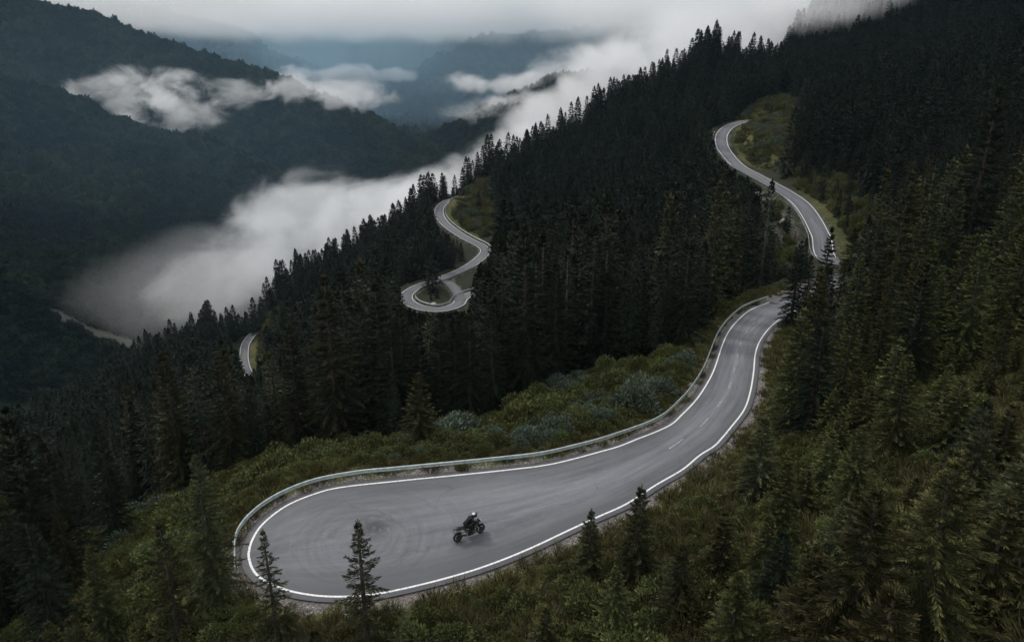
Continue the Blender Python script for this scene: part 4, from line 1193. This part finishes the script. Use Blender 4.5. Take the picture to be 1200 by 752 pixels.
mk('engine_guard', [T([(.40, s * .10, .80), (.46, s * .28, .62), (.38, s * .27, .40), (.20, s * .12, .30)], .015) for s in (-1, 1)] + [vf_box((.18, 0, .235), (.50, .24, .03), (0, -.12, 0))], M_alu, bike)
mk('exhaust', [T([(.30, -.10, .55), (.36, -.14, .36), (.10, -.16, .26), (-.25, -.17, .34)], .026), T([(-.25, -.17, .34), (-.42, -.19, .46), (-.78, -.20, .62)], [.035, .058, .052], 14)], M_gry, bike)
mk('fuel_tank', [vf_hull([(-.16, .88, .09, .06), (-.06, .92, .14, .11), (.12, .96, .18, .14), (.28, .97, .17, .13), (.40, .93, .09, .09)])], M_blk, bike)
mk('side_panel', [vf_hull([(.20, .74, .16, .10), (.34, .76, .21, .13), (.48, .82, .17, .10), (.58, .90, .08, .06)])], M_gry, bike)
mk('seat', [vf_hull([(-.14, .88, .11, .045), (-.28, .86, .15, .055), (-.42, .88, .15, .06), (-.58, .94, .13, .055), (-.74, .96, .10, .045)])], M_seat, bike)
tl_ = mk('tail', [vf_hull([(-.55, .87, .10, .05), (-.78, .93, .09, .04), (-.95, .99, .05, .025)]), vf_box((-.98, 0, .82), (.02, .17, .13), (0, -.35, 0)), T([(-.9, 0, .95), (-1.0, 0, .86)], .014)], M_blk, bike)
mk('tail_light', [vf_box((-.972, 0, .975), (.03, .09, .035))], M_red, tl_)
mk('luggage_rack', [T([(-.62, s * .11, 1.00), (-.88, s * .10, 1.04), (-1.0, s * .05, 1.05)], .011) for s in (-1, 1)] + [T([(-1.0, -.05, 1.05), (-1.0, .05, 1.05)], .011), T([(-.74, -.105, 1.02), (-.74, .105, 1.02)], .009)], M_gry, bike)
mk('front_fender', [vf_hull([(.48, .66, .05, .02), (.62, .70, .065, .02), (.78, .70, .06, .018), (.93, .64, .035, .012)])], M_blk, bike)
mk('rear_fender', [vf_hull([(-.50, .62, .07, .02), (-.72, .69, .08, .018), (-.92, .66, .07, .014)])], M_blk, bike)
fr = mk('front_fairing', [vf_hull([(.42, .98, .09, .10), (.56, 1.00, .14, .12), (.68, .96, .10, .08), (.76, .90, .04, .03)])], M_blk, bike)
mk('headlight', [vf_box((.715, 0, .955), (.04, .15, .075), (0, .25, 0))], M_lens, fr)
mk('windscreen', [vf_box((.56, 0, 1.20), (.012, .26, .26), (0, -.5, 0), .75)], M_glass, fr)
hb = mk('handlebar', [T([(.36, -.40, 1.09), (.42, -.26, 1.12), (.47, -.10, 1.06), (.47, .10, 1.06), (.42, .26, 1.12), (.36, .40, 1.09)], .013)], M_gry, bike)
for s in (-1, 1):
    mk('grip', [T([(.365, s * .385, 1.092), (.42, s * .27, 1.118)], .021)], M_rub, hb)
    mk('mirror', [T([(.43, s * .24, 1.12), (.46, s * .30, 1.27)], .007), vf_hull([(.445, 1.30, .02, .02), (.455, 1.31, .07, .045), (.475, 1.31, .05, .035)])], M_blk, hb).location = (0, s * .31, 0)
    mk('foot_peg', [T([(-.08, s * .12, .36), (-.08, s * .27, .36)], .015)], M_gry, bike)
# ------------------------------------------------------------------ rider
def skin_body(name, joints, bones, mat, root_j):
    names = list(joints); me = bpy.data.meshes.new(name)
    me.from_pydata([joints[k][0] for k in names], [(names.index(a), names.index(b)) for a, b in bones], [])
    o = bpy.data.objects.new(name + '_rig', me); COL.objects.link(o)
    o.modifiers.new('skin', 'SKIN'); sb = o.modifiers.new('sub', 'SUBSURF'); sb.levels = 2; sb.render_levels = 2
    if not me.skin_vertices: me.skin_vertices.new()
    for i, k in enumerate(names):
        r_ = joints[k][1]; me.skin_vertices[0].data[i].radius = r_ if isinstance(r_, tuple) else (r_, r_)
        me.skin_vertices[0].data[i].use_root = (k == root_j)
    bpy.context.view_layer.update()
    ev = o.evaluated_get(bpy.context.evaluated_depsgraph_get())
    m2 = bpy.data.meshes.new_from_object(ev); m2.name = name
    bpy.data.objects.remove(o)
    for p_ in m2.polygons: p_.use_smooth = True
    return link(name, m2, mat)
J = {'pelvis': ((-.26, 0, .99), (.15, .13)), 'waist': ((-.20, 0, 1.14), (.14, .12)), 'chest': ((.02, 0, 1.30), (.17, .13)), 'upper': ((.17, 0, 1.36), (.12, .10)), 'neck': ((.26, 0, 1.39), .065), 'head': ((.33, 0, 1.46), .095), 'crown': ((.35, 0, 1.53), .085)}
B = [('pelvis', 'waist'), ('waist', 'chest'), ('chest', 'upper'), ('upper', 'neck'), ('neck', 'head'), ('head', 'crown')]
for s, n in ((-1, 'r'), (1, 'l')):
    J.update({n + 'sh': ((.14, s * .19, 1.34), .075), n + 'el': ((.20, s * .39, 1.14), .055), n + 'wr': ((.335, s * .345, 1.125), .036), n + 'pm': ((.375, s * .335, 1.118), (.038, .026)),
              n + 'hip': ((-.22, s * .13, .96), .105), n + 'kn': ((.16, s * .235, .86), .070), n + 'an': ((-.10, s * .22, .46), .048), n + 'heel': ((-.13, s * .22, .40), .045), n + 'toe': ((.08, s * .24, .375), .036)})
    B += [('upper', n + 'sh'), (n + 'sh', n + 'el'), (n + 'el', n + 'wr'), (n + 'wr', n + 'pm'), ('pelvis', n + 'hip'), (n + 'hip', n + 'kn'), (n + 'kn', n + 'an'), (n + 'an', n + 'heel'), (n + 'heel', n + 'toe')]
    for q in range(4):
        yo = s * (.372 - .024 * q); xo = .372 + .011 * q; zo = 1.096 + .006 * q; lf = [.92, 1.05, 1.0, .8][q]
        J[f'{n}f{q}a'] = ((xo + .022, yo, zo + .030), .0095); J[f'{n}f{q}b'] = ((xo + .034 * lf, yo, zo + .004), .009); J[f'{n}f{q}c'] = ((xo + .018 * lf, yo, zo - .026), .008)
        B += [(n + 'pm', f'{n}f{q}a'), (f'{n}f{q}a', f'{n}f{q}b'), (f'{n}f{q}b', f'{n}f{q}c')]
    J[n + 'ta'] = ((.365, s * .30, 1.105), .011); J[n + 'tb'] = ((.385, s * .285, 1.090), .009)
    B += [(n + 'pm', n + 'ta'), (n + 'ta', n + 'tb')]
J = {k_: ((a_[0], a_[1], a_[2] * ZS), r_) for k_, (a_, r_) in J.items()}
rider = skin_body('person', J, B, M_suit, 'pelvis')
rider.location = bike.location; rider.rotation_euler = bike.rotation_euler; rider.scale = (BS, BS, BS)
tag(rider, 'rider in black suit and white topped helmet leaning forward on the motorcycle', 'person')
def ell(c, r_, k=20, m=14, zmin=-1.):
    ph = np.linspace(-np.pi / 2, np.pi / 2, m); pts = []
    prof = [(max(.0005, math.cos(a)), max(zmin, math.sin(a))) for a in ph]
    th = np.linspace(0, 2 * np.pi, k, endpoint=False)
    v = np.array([[[c[0] + r_[0] * p_[0] * math.cos(t), c[1] + r_[1] * p_[0] * math.sin(t), c[2] + r_[2] * p_[1]] for t in th] for p_ in prof])
    i = np.arange(m * k).reshape(m, k); j = np.roll(i, -1, 1)
    return v.reshape(-1, 3), np.stack([i[:-1], j[:-1], j[1:], i[1:]], -1).reshape(-1, 4)
he_dx = (.175, 0, -.145)
he = mk('helmet', [ell((.165, 0, 1.665), (.158, .130, .150)), vf_hull([(.20, 1.585, .105, .055), (.27, 1.585, .10, .05), (.315, 1.59, .06, .035)])], M_blk, rider, loc=he_dx)
mk('helmet_shell', [ell((.135, 0, 1.765), (.105, .095, .085), zmin=-.1)], M_white, he)
mk('visor', [ell((.235, 0, 1.665), (.098, .112, .060))], M_glass, he)
mk('helmet_peak', [vf_hull([(.20, 1.785, .09, .012), (.30, 1.775, .085, .010), (.38, 1.755, .05, .008)])], M_blk, he)
for s in (-1, 1):
    mk('boot', [vf_hull([(-.165, .40, .035, .05), (-.10, .40, .05, .055), (.02, .385, .05, .04), (.115, .375, .035, .03)]), T([(-.105, 0, .40), (-.085, 0, .58)], [.058, .062], 12)], M_blk, rider).location = (0, s * .225, 0)
# small pale boulders on the open slope below the upper road and by the gravel bank
def boulder(px, py, D, s, label):
    x, y, z = place(px, D)
    bm = bmesh.new(); bmesh.ops.create_icosphere(bm, subdivisions=3, radius=1)
    q = np.random.default_rng(int(px)); ph = q.uniform(0, 6, 6)
    for v in bm.verts:
        c = v.co; f = 1 + .22 * math.sin(2.3 * c.x + ph[0]) * math.cos(2.9 * c.y + ph[1]) + .12 * math.sin(6 * c.z + ph[2]) + .07 * math.sin(9 * c.x + 7 * c.y + ph[3])
        v.co = Vector((c.x * f * 1.2, c.y * f, c.z * f * .7))
    me = bpy.data.meshes.new('boulder'); bm.to_mesh(me); bm.free()
    o = link('boulder', me, M_rock); o.location = (x, y, z + .15 * s); o.scale = (s, s, s); o.rotation_euler = (.2, .1, px)
    tag(o, label, 'boulder')
nb = NB('pale_rock'); p = nb.pos(); M_rock = nb.set(nb.mix(nb.rng(nb.noise(1.5, p, 6, .65), .35, .65), (.20, .19, .18), (.46, .45, .43)), .9, spec=.2)
nb.bump(nb.noise(3, p, 6, .7), .6, .2)
boulder(889, 225, 196, 1.3, 'pale boulder on the open slope under the upper right road')
boulder(915, 270, 172, 1.0, 'second pale boulder lower on the same stony slope, near the guardrail')
boulder(508, 355, 212, .8, 'pale stone lying on the round island of the loop road')
# loose gravel along the shoulders
def stone(seed):
    bm = bmesh.new(); bmesh.ops.create_icosphere(bm, subdivisions=1, radius=.5); q = np.random.default_rng(seed)
    for v in bm.verts: v.co = Vector((v.co.x * q.uniform(.7, 1.3), v.co.y * q.uniform(.7, 1.2), v.co.z * q.uniform(.4, .8)))
    me = bpy.data.meshes.new('stone'); bm.to_mesh(me); bm.free(); return me
ss_ = []
for j in range(2):
    o = tag(link('stone', stone(40 + j), M_rock), 'loose stone on the gravel shoulder of the near road', 'stone', 'stones on the gravel shoulder'); ss_.append(o)
gp = []
for c_, n_ in ((upper3, nu), (lower3, nl)):
    n = 5200
    i_ = g.uniform(0, 198, n); i0 = i_.astype(int); fr_ = (i_ - i0)[:, None]
    pp = c_[i0] * (1 - fr_) + c_[i0 + 1] * fr_; nn = n_[i0]
    pp = pp + nn * (.5 + np.abs(g.normal(0, .55, n)) + .25 * fbm(i_ / 3, i_ * 0, 3, 8))[:, None]; gp.append(pp)
gp = np.concatenate(gp); zg, dg = height(gp[:, 0], gp[:, 1], True)
k = dg > .42
gp = gp[k]; zg = zg[k]; 
zz_ = np.maximum(zg, near_z(gp[:, 1]) - .05)
szs = g.uniform(.02, .07, len(gp)) * np.where(g.random(len(gp)) < .06, 2.4, 1)
scatter('gravel', np.stack([gp[:, 0], gp[:, 1], zg + .01], 1), szs, g.integers(0, 2, len(gp)), ss_, 'loose pale gravel along the edges of the near road')
for j, o in enumerate(ss_): o.location = (gp[50 + 900 * j, 0], gp[50 + 900 * j, 1], zg[50 + 900 * j] + .03); o.scale = (.16,) * 3

# ------------------------------------------------------------------ fog, cloud and haze
def fog_mat(name, dens, scale, edge=1.6, rough=.55, thr=.10, col=(.995, .997, 1.0)):
    m = bpy.data.materials.new(name); m.use_nodes = True; t = m.node_tree; t.nodes.clear()
    N = t.nodes.new; L = t.links.new
    out = N('ShaderNodeOutputMaterial'); pv = N('ShaderNodeVolumePrincipled'); L(pv.outputs[0], out.inputs['Volume'])
    pv.inputs['Color'].default_value = (*col, 1); pv.inputs['Anisotropy'].default_value = .35
    tc = N('ShaderNodeTexCoord'); ln = N('ShaderNodeVectorMath'); ln.operation = 'LENGTH'; L(tc.outputs['Object'], ln.inputs[0])
    ge = N('ShaderNodeNewGeometry')
    sc = N('ShaderNodeVectorMath'); sc.operation = 'MULTIPLY'; L(ge.outputs['Position'], sc.inputs[0]); sc.inputs[1].default_value = (1, .6, 1.35)
    nz = N('ShaderNodeTexNoise'); nz.inputs['Scale'].default_value = 1 / scale; nz.inputs['Detail'].default_value = 7; nz.inputs['Roughness'].default_value = rough
    nz.inputs['Distortion'].default_value = .35
    L(sc.outputs[0], nz.inputs['Vector'])
    def M(op, a, b=None):
        o = N('ShaderNodeMath'); o.operation = op
        for i, x in enumerate((a, b)):
            if x is None: continue
            if isinstance(x, (int, float)): o.inputs[i].default_value = x
            else: L(x, o.inputs[i])
        return o.outputs[0]
    fall = M('SUBTRACT', 1.0, ln.outputs['Value'])
    f = M('ADD', fall, M('MULTIPLY', M('SUBTRACT', nz.outputs['Fac'], .5), edge))
    f = M('MULTIPLY', M('SUBTRACT', f, thr), 2.2)
    mr = N('ShaderNodeMapRange'); mr.interpolation_type = 'SMOOTHSTEP'; L(f, mr.inputs['Value'])
    edgefade = N('ShaderNodeMapRange'); L(fall, edgefade.inputs['Value']); edgefade.inputs['From Max'].default_value = .18
    L(M('MULTIPLY', M('MULTIPLY', mr.outputs[0], edgefade.outputs[0]), dens), pv.inputs['Density'])
    return m
FOGM = {'valley': fog_mat('valley_fog', .017, 50, 2.3, .66, .13, (.975, .98, .985)), 'wisp': fog_mat('cloud_wisp', .013, 44, 3.1, .66, .33), 'far': fog_mat('far_cloud', .016, 110, 2.6, .62, .2),
        'deck': fog_mat('cloud_deck', .0045, 170, .9, .5, .05), 'mist': fog_mat('hill_mist', .020, 38, 1.7, .55, .12), 'blue': fog_mat('blue_mist', .00075, 400, .5, .5, .0, (.50, .74, .92)), 'blue2': fog_mat('blue_mist_left', .00030, 300, .5, .5, .0, (.42, .70, .95)), 'veil': fog_mat('thin_veil', .0035, 70, 1.0, .5, .05)}
def fog(kind, px, py, D, wpx, hpx, dep, label, name='fog_bank', tilt=0.):
    """ellipsoid of fog centred under photo point, width and height in photo pixels at that depth, dep in metres"""
    bm = bmesh.new(); bmesh.ops.create_icosphere(bm, subdivisions=3, radius=1.0)
    me = bpy.data.meshes.new(name); bm.to_mesh(me); bm.free()
    o = link(name, me, FOGM[kind]); o.location = P(px, py, D)
    o.scale = (wpx * D / FPX, dep, hpx * D / FPX); o.rotation_euler = (0, R(tilt), 0)
    return tag(o, label, kind='stuff')
for a in [(280, 315, 560, 105, 66, 110), (345, 258, 580, 92, 74, 120), (425, 262, 560, 105, 56, 120), (505, 236, 560, 100, 42, 110),
          (585, 184, 560, 90, 34, 100), (655, 130, 560, 85, 38, 100), (722, 84, 560, 90, 46, 110), (800, 48, 580, 110, 56, 110)]:
    fog('valley', *a, 'thick white valley fog rising behind the forested ridge', tilt=-20)
fog('veil', 215, 335, 480, 150, 75, 90, 'thin fog veil drifting over the valley floor')
for a in [(150, 112, 960, 95, 42, 70), (215, 128, 960, 85, 40, 70), (190, 108, 960, 60, 40, 60), (285, 112, 1000, 60, 24, 60), (345, 106, 1020, 55, 24, 60), (400, 112, 1050, 55, 24, 60), (75, 122, 900, 60, 24, 60), (440, 118, 1100, 40, 20, 60)]:
    fog('wisp', *a, 'ragged white cloud wisp hanging on the left mountain side', 'cloud_wisp')
for a in [(385, 86, 1900, 85, 15, 120), (450, 88, 1900, 50, 12, 100), (580, 98, 1500, 85, 20, 120), (600, 130, 1400, 95, 26, 110), (680, 95, 1500, 85, 45, 120), (400, 105, 1500, 60, 20, 100)]:
    fog('far', *a, 'low cloud strip in the far blue valley', 'cloud_strip')
for a in [(100, -35, 1350, 330, 85, 320), (350, -5, 1700, 330, 62, 420), (620, -10, 2100, 400, 68, 500), (520, 5, 2600, 500, 50, 500), (820, -10, 1500, 260, 75, 350)]:
    fog('deck', *a, 'grey cloud deck covering the mountain tops', 'cloud_deck')
for a in [(540, 105, 1950, 330, 130, 420), (330, 60, 2000, 260, 60, 400)]:
    fog('blue', *a, 'thin blue mist filling the far end of the valley', 'mist')
fog('blue2', 170, 170, 530, 420, 240, 105, 'thin blue mist in front of the left mountain sides', 'mist')
for a in [(882, 74, 420, 62, 48, 40), (885, 60, 470, 90, 60, 40), (955, 8, 420, 100, 42, 40), (1020, -8, 395, 130, 38, 45)]:
    fog('mist', *a, 'mist drifting over the saddle and the upper right forest', 'mist')
hz = NB('haze'); hz.t.nodes.remove(hz.b)
pv = hz.n('ShaderNodeVolumePrincipled'); hz.l(pv.outputs[0], hz.out.inputs['Volume'])
pv.inputs['Color'].default_value = (.50, .76, .95, 1); pv.inputs['Density'].default_value = .00004; pv.inputs['Anisotropy'].default_value = 0.1
bm = bmesh.new(); bmesh.ops.create_cube(bm, size=1)
zlo, zhi = float(GZ.min()) - 1, float(GZ.max()) + 22
for v in bm.verts: v.co = Vector((v.co.x * 13000, 3400 + v.co.y * 7400, (zlo + zhi) / 2 + v.co.z * (zhi - zlo)))
me = bpy.data.meshes.new('haze'); bm.to_mesh(me); bm.free()
tag(link('haze', me, hz.m), 'thin blue haze filling the valley', kind='stuff')
print('HAZE', zlo, zhi)
